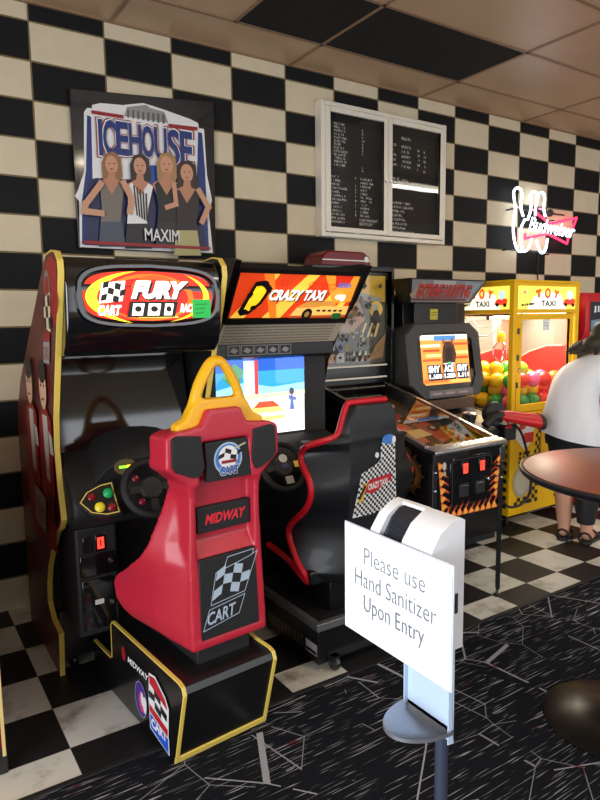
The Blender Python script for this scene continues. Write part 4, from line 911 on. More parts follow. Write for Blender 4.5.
for (x, y, sx, sy) in ((XA, yf, -1, -1), (XB, yf, 1, -1), (XA, 3.70, -1, 1), (XB, 3.70, 1, 1)):
    zt = .86 if sy < 0 else 1.0
    m = MB(); m.prism([(x-sx*.03, y), (x-sx*.03, y+sy*.004), (x+sx*.004, y+sy*.004), (x+sx*.004, y-sy*.03), (x, y-sy*.03), (x, y)], .04, zt, 'z'); lg = m.build('leg', LEG, t, bevel=.0015)
    MB().lathe([(.022, 0), (.024, .008), (.010, .014), (.006, .05)], (x-sx*.008, y-sy*.008, .0), (0, 0, 1), 14).build('leg_leveler', DST, lg)
    if sy < 0:
        for zz in (.82, .72): MB().lathe([(.009, 0), (.008, .005), (0, .008)], (x-sx*.012, y+sy*.004, zz), (0, -1, 0), 10).build('leg_bolt', CHR, lg)
MB().box(XB-.035, XB+.012, yf-.012, yf+.02, .82, .905).build('corner_bracket', DST, t, bevel=.004)
MB().tube([(XB-.07, yf-.002, .80), (XB-.07, yf-.05, .80)], .008, 10).lathe([(.012, 0), (.016, .012), (.012, .02), (0, .022)], (XB-.07, yf-.05, .80), (0, -1, 0), 14).build('plunger', BLKM, t)
# backbox
bx0, bx1, by0 = 2.335, 3.025, 3.42
bb = MB(); bb.box(bx0, bx0+.025, by0, 3.76, zr(yk)-.012, 1.985); bb.box(bx1-.025, bx1, by0, 3.76, zr(yk)-.012, 1.985); bb.box(bx0+.025, bx1-.025, by0, 3.76, 1.955, 1.985); bb.box(bx0+.025, bx1-.025, by0+.05, 3.76, zr(yk)-.012, 1.955)
bb = bb.build('backbox', BODY, t, bevel=.003)
a = Art(); e = 0; gx0, gx1, gz0, gz1 = bx0+.04, bx1-.045, 1.335, 1.93; gw, gh = gx1-gx0, gz1-gz0
def gp_(l, c): a.poly([(gx0+x*gw, gz0+y*gh) for x, y in l], col(c, .12))
gp_([(0, 0), (1, 0), (1, 1), (0, 1)], (70, 66, 52)); gp_([(.62, .72), (1, .70), (1, 1), (.66, 1)], (206, 166, 50)); gp_([(0, .72), (.62, .78), (.66, 1), (0, 1)], (110, 100, 70)); gp_([(.1, .45), (.3, .72), (.62, .70), (.7, .5), (.5, .34)], (176, 120, 70))
gp_([(.36, .66), (.46, .8), (.56, .66)], (60, 70, 80)); gp_([(.3, .78), (.9, .70), (.96, .74), (.5, .84)], (150, 150, 140))
a.ell(gx0+.86*gw, gz0+.62*gh, .06, .055, col((226, 190, 90), .12)); a.ell(gx0+.86*gw, gz0+.5*gh, .035, .07, col((46, 40, 36)))
for k in range(5): gp_([(.62+k*.05, .3), (.655+k*.05, .3), (.73+k*.045, .46), (.70+k*.045, .46)], (214, 186, 110) if k % 2 == 0 else (34, 28, 24))
for k in range(6): gp_([(.15, .34+k*.022), (.55, .36+k*.022), (.55, .368+k*.022), (.15, .348+k*.022)], (170, 172, 160))
gp_([(.72, .02), (.95, .06), (1, .34), (.84, .2)], (140, 104, 56))
for i in range(3):
    for j in range(2): gp_([(.02+i*.13, .02+j*.13), (.13+i*.13, .02+j*.13), (.13+i*.13, .13+j*.13), (.02+i*.13, .13+j*.13)], ((70, 90, 120), (170, 100, 50), (150, 150, 140))[(i+j) % 3])
rz_ = random.Random(8)
for k in range(80):
    x_, y_, r_ = rz_.uniform(.04, .9), rz_.uniform(.05, .92), rz_.uniform(.015, .05); c_ = rz_.choice(((40, 38, 34), (90, 84, 66), (150, 130, 80), (60, 66, 70), (176, 170, 150), (120, 84, 50), (30, 30, 30)))
    gp_([(x_+r_*math.cos(q_)*rz_.uniform(.5, 1.2), y_+r_*math.sin(q_)*rz_.uniform(.5, 1.2)) for q_ in (0, 1.2, 2.5, 3.6, 4.9)], c_)
for k in range(10): gp_([(.44+.04*(k % 5), .03+.07*(k//5)), (.475+.04*(k % 5), .03+.07*(k//5)), (.47+.04*(k % 5), .09+.07*(k//5))], (190, 186, 170) if k % 2 else (30, 30, 34))
a.build('backglass', bb, (0, by0+.046, 0), (1, 0, 0), (0, 0, 1))
MB().box(bx0+.027, bx1-.027, by0+.02, by0+.024, 1.325, 1.95).build('backglass_pane', GLASS, bb)
for zz in (1.318, 1.235): MB().box(bx0+.03, bx1-.05, by0+.012, by0+.03, zz-.006, zz+.006).build('trim_strip', ALU, bb, bevel=.002)
MB().loft([[(2.46+a_, y, z) for a_, z in ((0, 1.986), (.43, 1.986), (.41, 2.06), (.36, 2.09), (.06, 2.09), (.02, 2.06))] for y in (3.50, 3.72)]).build('topper', mat('dark_red_topper', (120, 20, 28), rough=.35), t, bevel=.012)
a = Art(); a.rect(2.47, 2.87, 2.025, 2.033, W_); a.ell(2.84, 2.04, .02, .02, W_); a.build('topper_print', t, (0, 3.4985, 0), (1, 0, 0), (0, 0, 1))

# ---------------------------------------------------------------- hunting machine
t = empty('hunting_cabinet', (3.42, 3.55, 0), 'black shooting arcade cabinet with octagonal monitor bezel and orange attract screen', 'arcade machine')
cx = 3.415
MB().prism([(3.06, .06), (3.06, .80), (3.30, .84), (3.38, 1.02), (3.42, 1.75), (3.50, 1.80), (3.80, 1.80), (3.80, .06)], 3.10, 3.73, 'x').build('body', BLK, t, bevel=.006)
MB().box(3.08, 3.75, 3.10, 3.78, .0, .06).build('plinth', BLKM, t)
# monitor head
tl = lambda z: 3.25+(z-1.06)*.14
oc = [(3.045, 1.17), (3.045, 1.53), (3.125, 1.60), (3.69, 1.60), (3.775, 1.53), (3.79, 1.17), (3.73, 1.065), (3.17, 1.065)]
def octr(s_, d): return [(cx+(x-cx)*s_, tl(1.33+(z-1.33)*s_)+d, 1.33+(z-1.33)*s_) for x, z in oc]
m = MB(); m.loft([octr(.93, .30), octr(1.0, .12), octr(1, .015), octr(.975, 0), octr(.75, .0)], cap=False); 
hd = m.build('monitor_head', mat('charcoal_head_plastic', (62, 62, 61), rough=.45, noise=.15), t, smooth=30)
MB().prism([(tl(1.12)+.012, 1.12), (tl(1.55)+.012, 1.55), (tl(1.55)+.1, 1.55), (tl(1.12)+.1, 1.12)], 3.14, 3.69, 'x').build('screen_surround', BLKG, hd)
sn = Vector((0, -1, .14)).normalized(); su = Vector((1, 0, 0)); sv = sn.cross(su)
S0, T0, sw, sh = 3.175, 1.165, .475, .355
a = Art(); e = 1.25
def hp(l, c, ee=e): a.poly([(u*sw, v*sh) for u, v in l], col(c, ee))
hp([(0, 0), (1, 0), (1, 1), (0, 1)], (236, 150, 66)); hp([(0, .9), (1, .9), (1, 1), (0, 1)], (226, 222, 210)); hp([(.28, .88), (.74, .88), (.74, .98), (.28, .98)], (70, 130, 190))
for (u0_, v0_, w_, h_, c) in ((0, .76, .4, .05, (250, 236, 200)), (.04, .66, .34, .05, (176, 70, 24)), (.1, .56, .3, .05, (255, 220, 150)), (.02, .47, .36, .05, (190, 84, 30)), (.66, .78, .34, .05, (190, 80, 30)), (.68, .6, .3, .06, (255, 206, 130)), (.7, .5, .28, .05, (180, 72, 26)), (0, .04, .5, .08, (214, 110, 40)), (.55, .02, .42, .08, (250, 180, 90))): hp([(u0_, v0_), (u0_+w_, v0_), (u0_+w_, v0_+h_), (u0_, v0_+h_)], c)
hp([(.40, .34), (.66, .34), (.72, .6), (.68, .78), (.6, .86), (.5, .86), (.44, .74), (.42, .6)], (66, 40, 26)); hp([(.48, .46), (.62, .46), (.64, .7), (.56, .76), (.48, .68)], (34, 22, 18)); hp([(.42, .78), (.46, .94), (.5, .84)], (120, 80, 50)); hp([(.60, .84), (.66, .95), (.68, .8)], (120, 80, 50)); hp([(.44, .3), (.64, .3), (.66, .42), (.42, .42)], (244, 230, 214)); hp([(.5, .36), (.6, .36), (.58, .44), (.52, .44)], (70, 170, 140))
SW = col((248, 250, 255), 1.5); SB = col((30, 30, 60))
for (s_, u0_, u1_, v0_, v1_) in (('SHY', .1, .34, .24, .38), ('ACE', .42, .62, .24, .38), ('SHY', .70, .93, .24, .38), ('1,100', .1, .36, .1, .21), ('1,253', .41, .64, .1, .21), ('1,111', .70, .93, .1, .21)):
    a.rect(u0_*sw-.008, u1_*sw+.008, v0_*sh-.006, v1_*sh+.006, SB); a.text(s_, u0_*sw, u1_*sw, v0_*sh, v1_*sh, SW, bold=.06)
a.build('screen_picture', hd, (S0, tl(T0)+.010, T0), su, sv)
MB().prism([(tl(1.13)+.004, 1.13), (tl(1.545)+.004, 1.545), (tl(1.545)+.006, 1.545), (tl(1.13)+.006, 1.13)], 3.145, 3.685, 'x').build('screen_glass', GLASS, hd)
a = Art(); a.rect(0, .44, 0, .05, col((120, 112, 110))); 
for k in range(3): a.rect(.03+k*.13, .12+k*.13, .018, .034, col((170, 150, 146)))
a.rect(.02, .42, .006, .012, col((70, 60, 62))); a.build('instruction_label', hd, (3.215, tl(1.075)-.0012, 1.075), su, sv)
# neck, header
MB().box(3.14, 3.56, 3.34, 3.60, 1.58, 1.76).build('neck', BLK, t, bevel=.004)
a = Art(); a.rect(3.29, 3.365, 1.625, 1.70, col((196, 182, 52))); a.rect(3.30, 3.355, 1.655, 1.662, col((120, 110, 40))); a.rect(3.30, 3.355, 1.672, 1.679, col((120, 110, 40))); a.build('yellow_notice', t, (0, 3.3392, 0), (1, 0, 0), (0, 0, 1))
hb_ = [(3.05, 1.740), (3.655, 1.740), (3.75, 1.905), (2.99, 1.905)]
m = MB(); m.loft([[(x, 3.30 - (z-1.740)*.45, z) for x, z in hb_], [(x, 3.41, z) for x, z in hb_]]); hdr = m.build('header', BLK, t, bevel=.004)
a = Art(); hvv = Vector((0, -.45, 1)).normalized(); hk = math.hypot(1, .45)
def hpt(x, z): return (x+.07-3.035, (z-1.740)*hk)
a.poly([hpt(3.065, 1.748), hpt(3.635, 1.748), hpt(3.728, 1.897), hpt(3.012, 1.897)], col((128, 130, 134)))
for (l, c) in (([(3.030, 1.80), (3.130, 1.89), (3.230, 1.82), (3.180, 1.76), (3.070, 1.757)], (158, 144, 124)), ([(3.480, 1.757), (3.610, 1.757), (3.690, 1.88), (3.530, 1.89)], (140, 156, 170)), ([(3.230, 1.85), (3.430, 1.86), (3.430, 1.895), (3.210, 1.895)], (170, 172, 170)), ([(3.070, 1.757), (3.590, 1.757), (3.600, 1.775), (3.060, 1.775)], (110, 66, 66))): a.poly([hpt(*p) for p in l], col(c))
p, q = hpt(3.09, 1.782), hpt(3.61, 1.872); a.text('EXTREME HUNTING', p[0]+.004, q[0]+.004, p[1]-.004, q[1]-.004, BLK, bold=.06); a.text('EXTREME HUNTING', p[0], q[0], p[1], q[1], col((190, 64, 60)), bold=.04)
a.build('header_panel', hdr, (2.965, 3.2985, 1.740), (1, 0, 0), hvv)
# shelf with holsters
sh_ = MB().prism([(2.92, .78), (2.90, .86), (2.93, .885), (3.34, .965), (3.40, .965), (3.40, .78)], 3.12, 3.72, 'x').build('control_shelf', BLKM, t, bevel=.01)
a = Art(); a.rect(.03, .57, .02, .3, col((120, 98, 70))); a.poly([(.05, .04), (.25, .05), (.3, .2), (.1, .26)], col((70, 60, 48))); a.poly([(.35, .06), (.54, .05), (.5, .24), (.34, .2)], col((196, 178, 120)))
a.build('shelf_print', sh_, (3.12, 2.936, .8885), (1, 0, 0), Vector((0, .41, .08)).normalized())
MB().box(3.18, 3.64, 3.225, 3.26, .985, 1.06).build('lower_band', mat('brown_band', (92, 66, 52), rough=.5, noise=.3, nscale=30), t, bevel=.004)
hol = MB().box(3.54, 3.66, 2.86, 2.96, .79, .905).build('gun_holster', BLKM, t, bevel=.008)
MB().lathe([(.0, -.03), (.075, -.028), (.085, 0), (.075, .028), (0, .03)], (3.465, 2.90, .985), (-.3, -1, .1), 24).build('gun_cradle', BLKM, t)
m = MB(); m.lathe([(.035, 0), (.045, .03), (.05, .09), (.03, .1)], (3.33, 3.0, .90), (0, -.1, 1), 18); m.build('cup_sensor', CHR, t)

gun = empty('light_gun', (3.55, 2.85, .8), 'red toy shotgun with black muzzle resting in the shooting cabinet holster', 'toy gun')
GR = mat('red_gun_plastic', (206, 30, 34), rough=.35)
p0, p1 = PY(500, 415, 2.84), PY(540, 421.5, 2.79)
d = (p1-p0).normalized()
m = MB(); m.tube([p0, p0+d*.1, p0+d*.2, p0+d*.30, p1], [.034, .046, .052, .056, .060], 14, flat=.7); m.build('barrel', GR, gun, smooth=60)
m = MB(); m.tube([p1-d*.02, p1+d*.015], .064, 14, flat=.7).build('muzzle', BLKM, gun)
m = MB(); m.tube([p0+d*.02, p0-d*.06+Vector((0, 0, -.02)), p0-d*.13+Vector((0, 0, -.09))], [.03, .032, .03], 12).build('grip', BLKM, gun, smooth=60)
m = MB(); m.tube([p0+d*.06+Vector((0, 0, -.03)), p0+d*.10+Vector((0, 0, -.075)), p0+d*.05+Vector((0, 0, -.08))], .008, 8).build('trigger_guard', GR, gun)
cb = [PY(x, y, 2.86) for x, y in ((514, 424), (521, 432), (526, 448), (529, 465), (531, 482), (528, 497), (520, 505), (509, 507), (502, 500))]
MB().tube(smoothp(cb), .009, 8).build('cable', BLKM, gun)

# ---------------------------------------------------------------- toy crane
t = empty('toy_crane', (4.38, 3.48, 0), 'yellow toy crane machine with TOY TAXI header full of coloured balls', 'crane machine')
XA, XB, YA, YB = 3.98, 4.79, 3.165, 3.80; Zb, Zm, Zg, Zt = .095, .90, 1.665, 1.895
pw = .045
for (x, y) in ((XA, YA), (XB-pw, YA), (XA, YB-pw), (XB-pw, YB-pw)): MB().box(x, x+pw, y, y+pw, Zm, Zt).build('corner_post', YELC, t, bevel=.004)
lc = MB().box(XA, XB, YA, YB, Zb, Zm).build('lower_cabinet', YELC, t, bevel=.006)
MB().box(XA-.004, XB+.004, YA-.004, YB, Zt, Zt+.02).build('roof', YELC, t, bevel=.004)
m = MB()
for z0, z1 in ((Zg, Zg+.03), (Zt-.025, Zt)):
    m.box(XA+pw, XB-pw, YA+.002, YA+.03, z0, z1); m.box(XA+.002, XA+.03, YA+pw, YB-pw, z0, z1); m.box(XB-.03, XB-.002, YA+pw, YB-pw, z0, z1)
m.build('header_rail', YELC, t, bevel=.003)
def crane_art(w, h):
    a = Art(); e = .95
    a.rect(0, w, 0, h, col((250, 226, 90), e)); a.poly([(w*.16, 0), (w*.84, 0), (w*.74, h*.62), (w*.5, h*.82), (w*.28, h*.55)], col((255, 250, 232), e))
    OR = col((236, 84, 30), e)
    for s_, u0_, u1_, v0_, v1_, rt in (('T', .30, .40, .50, .86, .2), ('Y', .60, .70, .48, .84, -.25)): a.text(s_, w*u0_, w*u1_, h*v0_, h*v1_, OR, bold=.12, rot=rt)
    a.ell(w*.5, h*.70, w*.052, h*.23, OR); a.ell(w*.5, h*.70, w*.024, h*.12, col((255, 226, 110), e))
    a.text('TAXI', w*.39, w*.64, h*.12, h*.38, col((34, 30, 30)), bold=.03)
    r9 = random.Random(2)
    for k in range(14): 
        x = w*(.05+.22*r9.random()); a.rect(x, x+w*.018, h*(.1+.35*(x/w)), h*(.2+.35*(x/w)), col((30, 28, 28)))
    a.ell(w*.10, h*.72, w*.045, h*.12, col((220, 190, 120), e)); a.ell(w*.10, h*.72, w*.02, h*.06, col((200, 120, 90), e))
    a.poly([(w*.74, h*.2), (w*.96, h*.18), (w*.97, h*.42), (w*.9, h*.5), (w*.78, h*.42)], col((224, 60, 40), e)); a.ell(w*.87, h*.62, w*.06, h*.2, col((190, 216, 220), e)); a.ell(w*.8, h*.2, w*.03, h*.08, col((28, 26, 26))); a.ell(w*.93, h*.18, w*.03, h*.08, col((28, 26, 26)))
    return a
hw, hl = XB-XA-2*pw, YB-YA-2*pw
f1 = MB().box(XA+pw, XB-pw, YA+.012, YA+.02, Zg+.03, Zt-.025).build('header_panel', PAPER, t); crane_art(hw, Zt-Zg-.055).build('header_print', f1, (XA+pw, YA+.011, Zg+.03), (1, 0, 0), (0, 0, 1))
f2 = MB().box(XA+.012, XA+.02, YA+pw, YB-pw, Zg+.03, Zt-.025).build('header_panel', PAPER, t); crane_art(hl, Zt-Zg-.055).build('header_print', f2, (XA+.011, YB-pw, Zg+.03), (0, -1, 0), (0, 0, 1))
# door at the front, glass all round
m = MB(); dx0, dx1, dz0, dz1 = XA+pw+.012, XB-pw-.02, Zm+.005, Zg-.004; w = .045
for a0, a1, z0, z1 in ((dx0, dx0+w, dz0, dz1), (dx1-w, dx1, dz0, dz1), (dx0+w, dx1-w, dz0, dz0+w*1.3), (dx0+w, dx1-w, dz1-w, dz1)): m.box(a0, a1, YA+.004, YA+.03, z0, z1)
dr = m.build('door', YELC, t, bevel=.003)
MB().box(dx0+w, dx1-w, YA+.014, YA+.019, dz0+w*1.3, dz1-w).build('pane', GLASS, dr)
for zz in (1.12, 1.33, 1.53): MB().box(dx0-.010, dx0+.012, YA-.004, YA+.006, zz-.022, zz+.022).build('hinge', DST, dr, bevel=.002)
cylinder_lock(dr, dx0+.022, YA+.004, 1.235, .014)
a = Art(); a.rect(4.345, 4.425, 1.53, 1.615, PAPER); a.rect(4.355, 4.41, 1.585, 1.59, col((150, 150, 150))); a.rect(4.355, 4.41, 1.565, 1.57, col((150, 150, 150))); a.build('paper_note', dr, (0, YA+.0135, 0), (1, 0, 0), (0, 0, 1))
for nm, b_ in (('pane', (XA+.014, XA+.019, YA+pw, YB-pw)),): MB().box(*b_, Zm, Zg).build('side_pane', GLASS, t)
MB().box(XA+pw, XB-pw, YB-.02, YB-.01, Zm, Zt-.01).build('back_panel', mat('grey_back_panel', (172, 166, 156), rough=.4), t)
a = Art(); RC = col((214, 34, 30))
a.poly([(4.03, 1.06), (4.40, 1.06), (4.74, 1.05), (4.74, 1.34), (4.52, 1.36), (4.30, 1.32), (4.03, 1.26)], RC); a.poly([(4.03, 1.26), (4.30, 1.32), (4.50, 1.36), (4.46, 1.62), (4.20, 1.62), (4.03, 1.5)], col((112, 112, 104))); a.poly([(4.50, 1.36), (4.74, 1.34), (4.74, 1.64), (4.56, 1.64)], col((206, 110, 96))); a.line([(4.05, 1.265), (4.3, 1.325), (4.5, 1.365)], .012, col((240, 150, 130)))
a.build('back_print', t, (0, YB-.0215, 0), (1, 0, 0), (0, 0, 1))
MB().box(XA+.02, XB-.02, YA+.035, YB-.02, Zm-.004, Zm+.006).build('deck', mat('grey_deck', (120, 116, 110), rough=.6), t)
MB().box(XB-.022, XB-.010, YA+pw, YB-pw, Zm, Zg+.03).build('side_back_panel', mat('grey_back_panel', (172, 166, 156)), t)
a = Art(); a.rect(-3.745, -3.24, .94, 1.66, col((116, 116, 106))); a.poly([(-3.745, .94), (-3.24, .94), (-3.24, 1.40), (-3.45, 1.385), (-3.62, 1.33), (-3.745, 1.26)], col((206, 36, 30))); a.poly([(-3.36, 1.39), (-3.24, 1.40), (-3.24, 1.66), (-3.42, 1.66)], col((200, 110, 100))); a.line([(-3.745, 1.265), (-3.62, 1.335), (-3.45, 1.392), (-3.30, 1.40)], .012, col((244, 170, 150)))  # through-glass view of the red neighbour, its highlight line painted as colour
a.build('side_view_print', t, (XB-.0225, 0, 0), (0, -1, 0), (0, 0, 1))
# gantry, claw, lamp
m = MB(); m.box(XA+.05, XB-.05, 3.44, 3.47, 1.615, 1.645); m.box(XA+.04, XA+.06, YA+.05, YB-.05, 1.645, 1.662); m.box(XB-.06, XB-.04, YA+.05, YB-.05, 1.645, 1.662); m.build('gantry', CHR, t, bevel=.003)
cl = MB(); cq = Vector((4.13, 3.40, 1.47)); cl.tube([cq+Vector((0, .03, .16)), cq+Vector((0, 0, .02))], .004, 6); cl.lathe([(.03, 0), (.034, .05), (.02, .08), (0, .085)], cq-Vector((0, 0, .03)), (0, 0, 1), 16)
cw = cl.build('claw', mat('claw_yellow', (226, 190, 30), rough=.35), t)
for k in range(3):
    th = k*2*PI/3+.4; dd = Vector((math.cos(th), math.sin(th), 0)); MB().tube(smoothp([cq-Vector((0, 0, .02)), cq+dd*.05-Vector((0, 0, .06)), cq+dd*.06-Vector((0, 0, .13)), cq+dd*.02-Vector((0, 0, .18))]), .006, 8).build('claw_finger', CHR, cw)
m = MB(); m.tube(smoothp([Vector((4.05, 3.70, 1.64)), Vector((4.05, 3.62, 1.52)), Vector((4.06, 3.50, 1.485)), Vector((4.07, 3.40, 1.53)), Vector((4.10, 3.38, 1.60))]), .005, 6); m.tube(smoothp([Vector((4.07, 3.66, 1.64)), Vector((4.06, 3.55, 1.555)), Vector((4.08, 3.42, 1.58)), Vector((4.12, 3.40, 1.62))]), .004, 6); m.build('coiled_cable', PAPER, t)
lampm = mat('crane_lamp_tube', (255, 244, 214), noise=0, em=6)
MB().tube([(XA+.10, YA+.055, 1.655), (XB-.10, YA+.055, 1.655)], .009, 8).build('lamp_tube', lampm, t)
# checkered prints on the lower cabinet
a = Art(); K = col((22, 20, 18)); hL = YB-YA
a.checker(-3.26, -3.19, .12, .86, 2, 22, K, None); a.checker(-3.70, -3.62, .14, .50, 2, 10, K, None)
for k in range(6): a.rect(-3.6+k*.055, -3.575+k*.055, .16+.05*(k % 2), .21+.05*(k % 2), K)
a.ell(-3.36, .40, .06, .12, K); a.ell(-3.36, .40, .045, .10, YELC)
a.build('side_print', lc, (XA-.0008, 0, 0), (0, -1, 0), (0, 0, 1))
a = Art(); x0 = XA
a.poly([(x0+.08, .86), (x0+.30, .86), (x0+.26, .68), (x0+.18, .60), (x0+.06, .70)], W_); a.poly([(x0+.16, .74), (x0+.28, .74), (x0+.27, .66), (x0+.15, .66)], col((214, 50, 40))); a.ell(x0+.14, .80, .04, .03, col((214, 80, 50)))
a.checker(x0+.28, x0+.36, .50, .82, 3, 10, K, None, shp=lambda x, y: (x+(y-.5)*.12, y)); a.checker(x0+.24, x0+.345, .17, .42, 3, 8, K, None); a.checker(x0+.06, x0+.24, .17, .23, 5, 2, K, None)
a.ell(x0+.15, .36, .11, .13, col((176, 172, 150))); a.ell(x0+.15, .36, .085, .10, col((196, 192, 172)))
for k in range(9): th = k*.7; a.rect(x0+.10+.05*(k % 3), x0+.125+.05*(k % 3), .50+.035*(k//3), .525+.035*(k//3), K)
a.build('front_print', lc, (0, YA-.0008, 0), (1, 0, 0), (0, 0, 1))
a = Art(); a.checker(x0+.56, x0+.64, .17, .36, 3, 7, K, None); a.checker(x0+.64, x0+.76, .18, .22, 4, 2, K, None)
a.build('corner_print', lc, (0, YA-.0008, 0), (1, 0, 0), (0, 0, 1))
MB().box(XA+.36, XB-.1, YA-.012, YA+.002, .42, .82).build('prize_door', mat('yellow_prize_door', (222, 168, 14), rough=.45), lc, bevel=.004)
for (x, y) in ((XA+.05, YA+.05), (XB-.05, YA+.05), (XA+.05, YB-.05), (XB-.05, YB-.05)): MB().lathe([(.026, 0), (.028, .012), (.012, .02), (.012, .097)], (x, y, 0), (0, 0, 1), 14).build('leveling_foot', DST, t)
# the balls, each its own
R_ = .062; cols = {'yellow': (250, 196, 20), 'lime': (176, 214, 40), 'orange': (250, 120, 30), 'red': (226, 40, 30), 'pink': (236, 90, 140), 'green': (50, 150, 60)}
rb = random.Random(11); balls = []; s_ = .134
nx, ny = 5, 4
for lay in range(4):
    for i in range(nx - (lay % 2)):
        for j in range(ny - (lay % 2)):
            x = XA+.125+(i+.5*(lay % 2))*s_*1.02; y = YA+.115+(j+.5*(lay % 2))*s_
            if lay == 3 and rb.random() < .45: continue
            z = Zm+.007+R_+lay*.0835
            left = x < XA+.36
            cn = rb.choice(['yellow', 'lime', 'lime', 'yellow', 'green', 'pink'] if (left and y > YA+.16) else ['orange', 'red', 'orange', 'pink', 'green', 'yellow'])
            balls.append((x, y, z, cn))
def proj(p):
    d = Vector(p)-CAMP; z = d.dot(_f); return (300+FPX*d.dot(CR)/z, 400-FPX*d.dot(CU)/z)
proto = None; bym = {}
for x, y, z, cn in balls: bym.setdefault(cn, []).append((x, y, z))
ordn = ['first', 'second', 'third', 'fourth', 'fifth', 'sixth', 'seventh', 'eighth', 'ninth', 'tenth', 'eleventh', 'twelfth', 'thirteenth', 'fourteenth', 'fifteenth', 'sixteenth', 'seventeenth', 'eighteenth', 'nineteenth', 'twentieth']
for cn, l in bym.items():
    bm_ = mat('ball_'+cn, cols[cn], rough=.3, noise=.03, coat=.2)
    first = MB().ball((0, 0, 0), R_-.0012, 24).build('ball', bm_, smooth=80)
    m_ = first.data
    l.sort(key=lambda p: proj(p)[0])
    for k, p in enumerate(l):
        o = first if k == 0 else first.copy()
        if k: COL.objects.link(o)
        o.location = p
        lv = ('bottom', 'second', 'third', 'top')[min(3, round((p[2]-Zm-.007-R_)/.0835))]
        tag(o, '%s ball in the toy crane, %s layer, %s %s from the left' % (cn, lv, ordn[k], cn), 'ball', 'coloured balls in the toy crane')

# ---------------------------------------------------------------- red machine at the right edge
t = empty('red_arcade_cabinet', (5.25, 3.45, 0), 'red arcade cabinet with dark blue header right of the yellow toy crane', 'arcade machine')
RA = mat('red_cabinet_paint', (196, 26, 40), rough=.35)
MB().prism([(3.12, .04), (3.12, .85), (3.30, .98), (3.36, 1.38), (3.22, 1.42), (3.18, 1.50), (3.18, 1.76), (3.22, 1.83), (3.76, 1.83), (3.76, .04)], 4.92, 5.66, 'x').build('body', RA, t, bevel=.012, seg=3)
a = Art(); a.rect(4.965, 5.615, 1.50, 1.755, col((34, 42, 56))); a.poly([(4.98, 1.52), (5.3, 1.54), (5.6, 1.58), (5.6, 1.64), (5.2, 1.62), (4.98, 1.60)], col((120, 140, 160))); a.ell(5.08, 1.56, .05, .03, col((200, 210, 220))); [a.rect(5.02+k*.045, 5.045+k*.045, 1.665+.004*(k % 3), 1.72, W_) for k in range(12) if k != 5]
a.poly([(5.15, 1.58), (5.22, 1.63), (5.4, 1.63), (5.46, 1.58)], col((170, 180, 190)))
a.build('header_panel', t, (0, 3.1792, 0), (1, 0, 0), (0, 0, 1))
MB().prism([(3.345, 1.36), (3.295, 1.0), (3.285, 1.0), (3.335, 1.36)], 4.98, 5.60, 'x').build('screen_glass', DGLASS, t)
MB().box(5.0, 5.58, 2.98, 3.14, .78, .86).build('control_shelf', BLKM, t, bevel=.01)
for x, y in ((4.97, 3.18), (5.61, 3.18), (4.97, 3.70), (5.61, 3.70)): MB().lathe([(.024, 0), (.024, .02), (.01, .045)], (x, y, 0), (0, 0, 1), 12).build('foot', DST, t)

# ---------------------------------------------------------------- machine at the left edge
t = empty('red_edged_cabinet', (-.1, 2.8, 0), 'dark red machine with cream edge and yellow corner cut off by the left border', 'arcade machine')
bd = MB().box(-.46, .262, 2.41, 3.5, .10, 1.16).build('body', mat('maroon_cabinet_paint', (104, 16, 26), rough=.35), t, bevel=.006)
MB().box(.258, .270, 2.40, 2.418, .075, 1.16).build('edge_trim', mat('cream_edge_trim', (226, 196, 130), rough=.4), bd, bevel=.002)
a = Art(); a.poly([(-.44, .105), (.236, .105), (.236, .2), (.22, .62), (.16, .72), (-.44, .72)], YELC); a.build('front_print', bd, (0, 2.409, 0), (1, 0, 0), (0, 0, 1))
for x, y in ((.245, 2.44), (-.42, 2.44), (.23, 3.45), (-.42, 3.45)): MB().box(x-.02, x+.03, y-.03, y+.03, 0, .10).build('foot', BLKM, t, bevel=.006)

# ---------------------------------------------------------------- hand sanitizer stand in front
SX, SY = .825, .797
t = empty('sanitizer_stand', (SX, SY, 0), 'white hand sanitizer dispenser stand with printed paper sign and drip tray', 'sanitizer stand')
POLE = mat('grey_pole_enamel', (70, 78, 96), rough=.35, metal=.4)
MB().lathe([(.0, 0), (.16, 0), (.165, .006), (.155, .014), (.03, .02), (0, .02)], (SX+.005, SY, 0), (0, 0, 1), 40).build('base', POLE, t)
MB().tube([(SX+.005, SY, .018), (SX+.005, SY, 1.1)], .0125, 16).build('pole', POLE, t)
BACK = mat('pale_blue_reflecting_plate', (186, 204, 228), rough=.35)  # the plate's pale blue reflection is put into its base colour
m = MB(); m.box(.7905, .803, SY-.05, SY+.05, 1.05, 1.25); m.box(.800, .803, SY-.0535, SY+.0635, .885, 1.29); m.box(.790, .803, SY-.0535, SY-.051, .885, 1.08); m.box(.790, .803, SY+.061, SY+.0635, .885, 1.08)
m.build('back_plate', BACK, t, bevel=.001)
# drip tray: a shallow half-oval dish
m = MB(); rg = []
for rr, zz in ((1.0, .905), (1.0, .912), (.96, .910), (.80, .898), (.4, .893), (.02, .892)):
    rg.append([(.7995-.098*rr*math.sin(PI*k/24) , SY+.004-.062*rr*math.cos(PI*k/24), zz) for k in range(25)])
m.loft(rg, cap=False, closed=True)
m.build('drip_tray', mat('satin_tray_steel', (172, 174, 180), rough=.34, metal=.8), t, smooth=60)
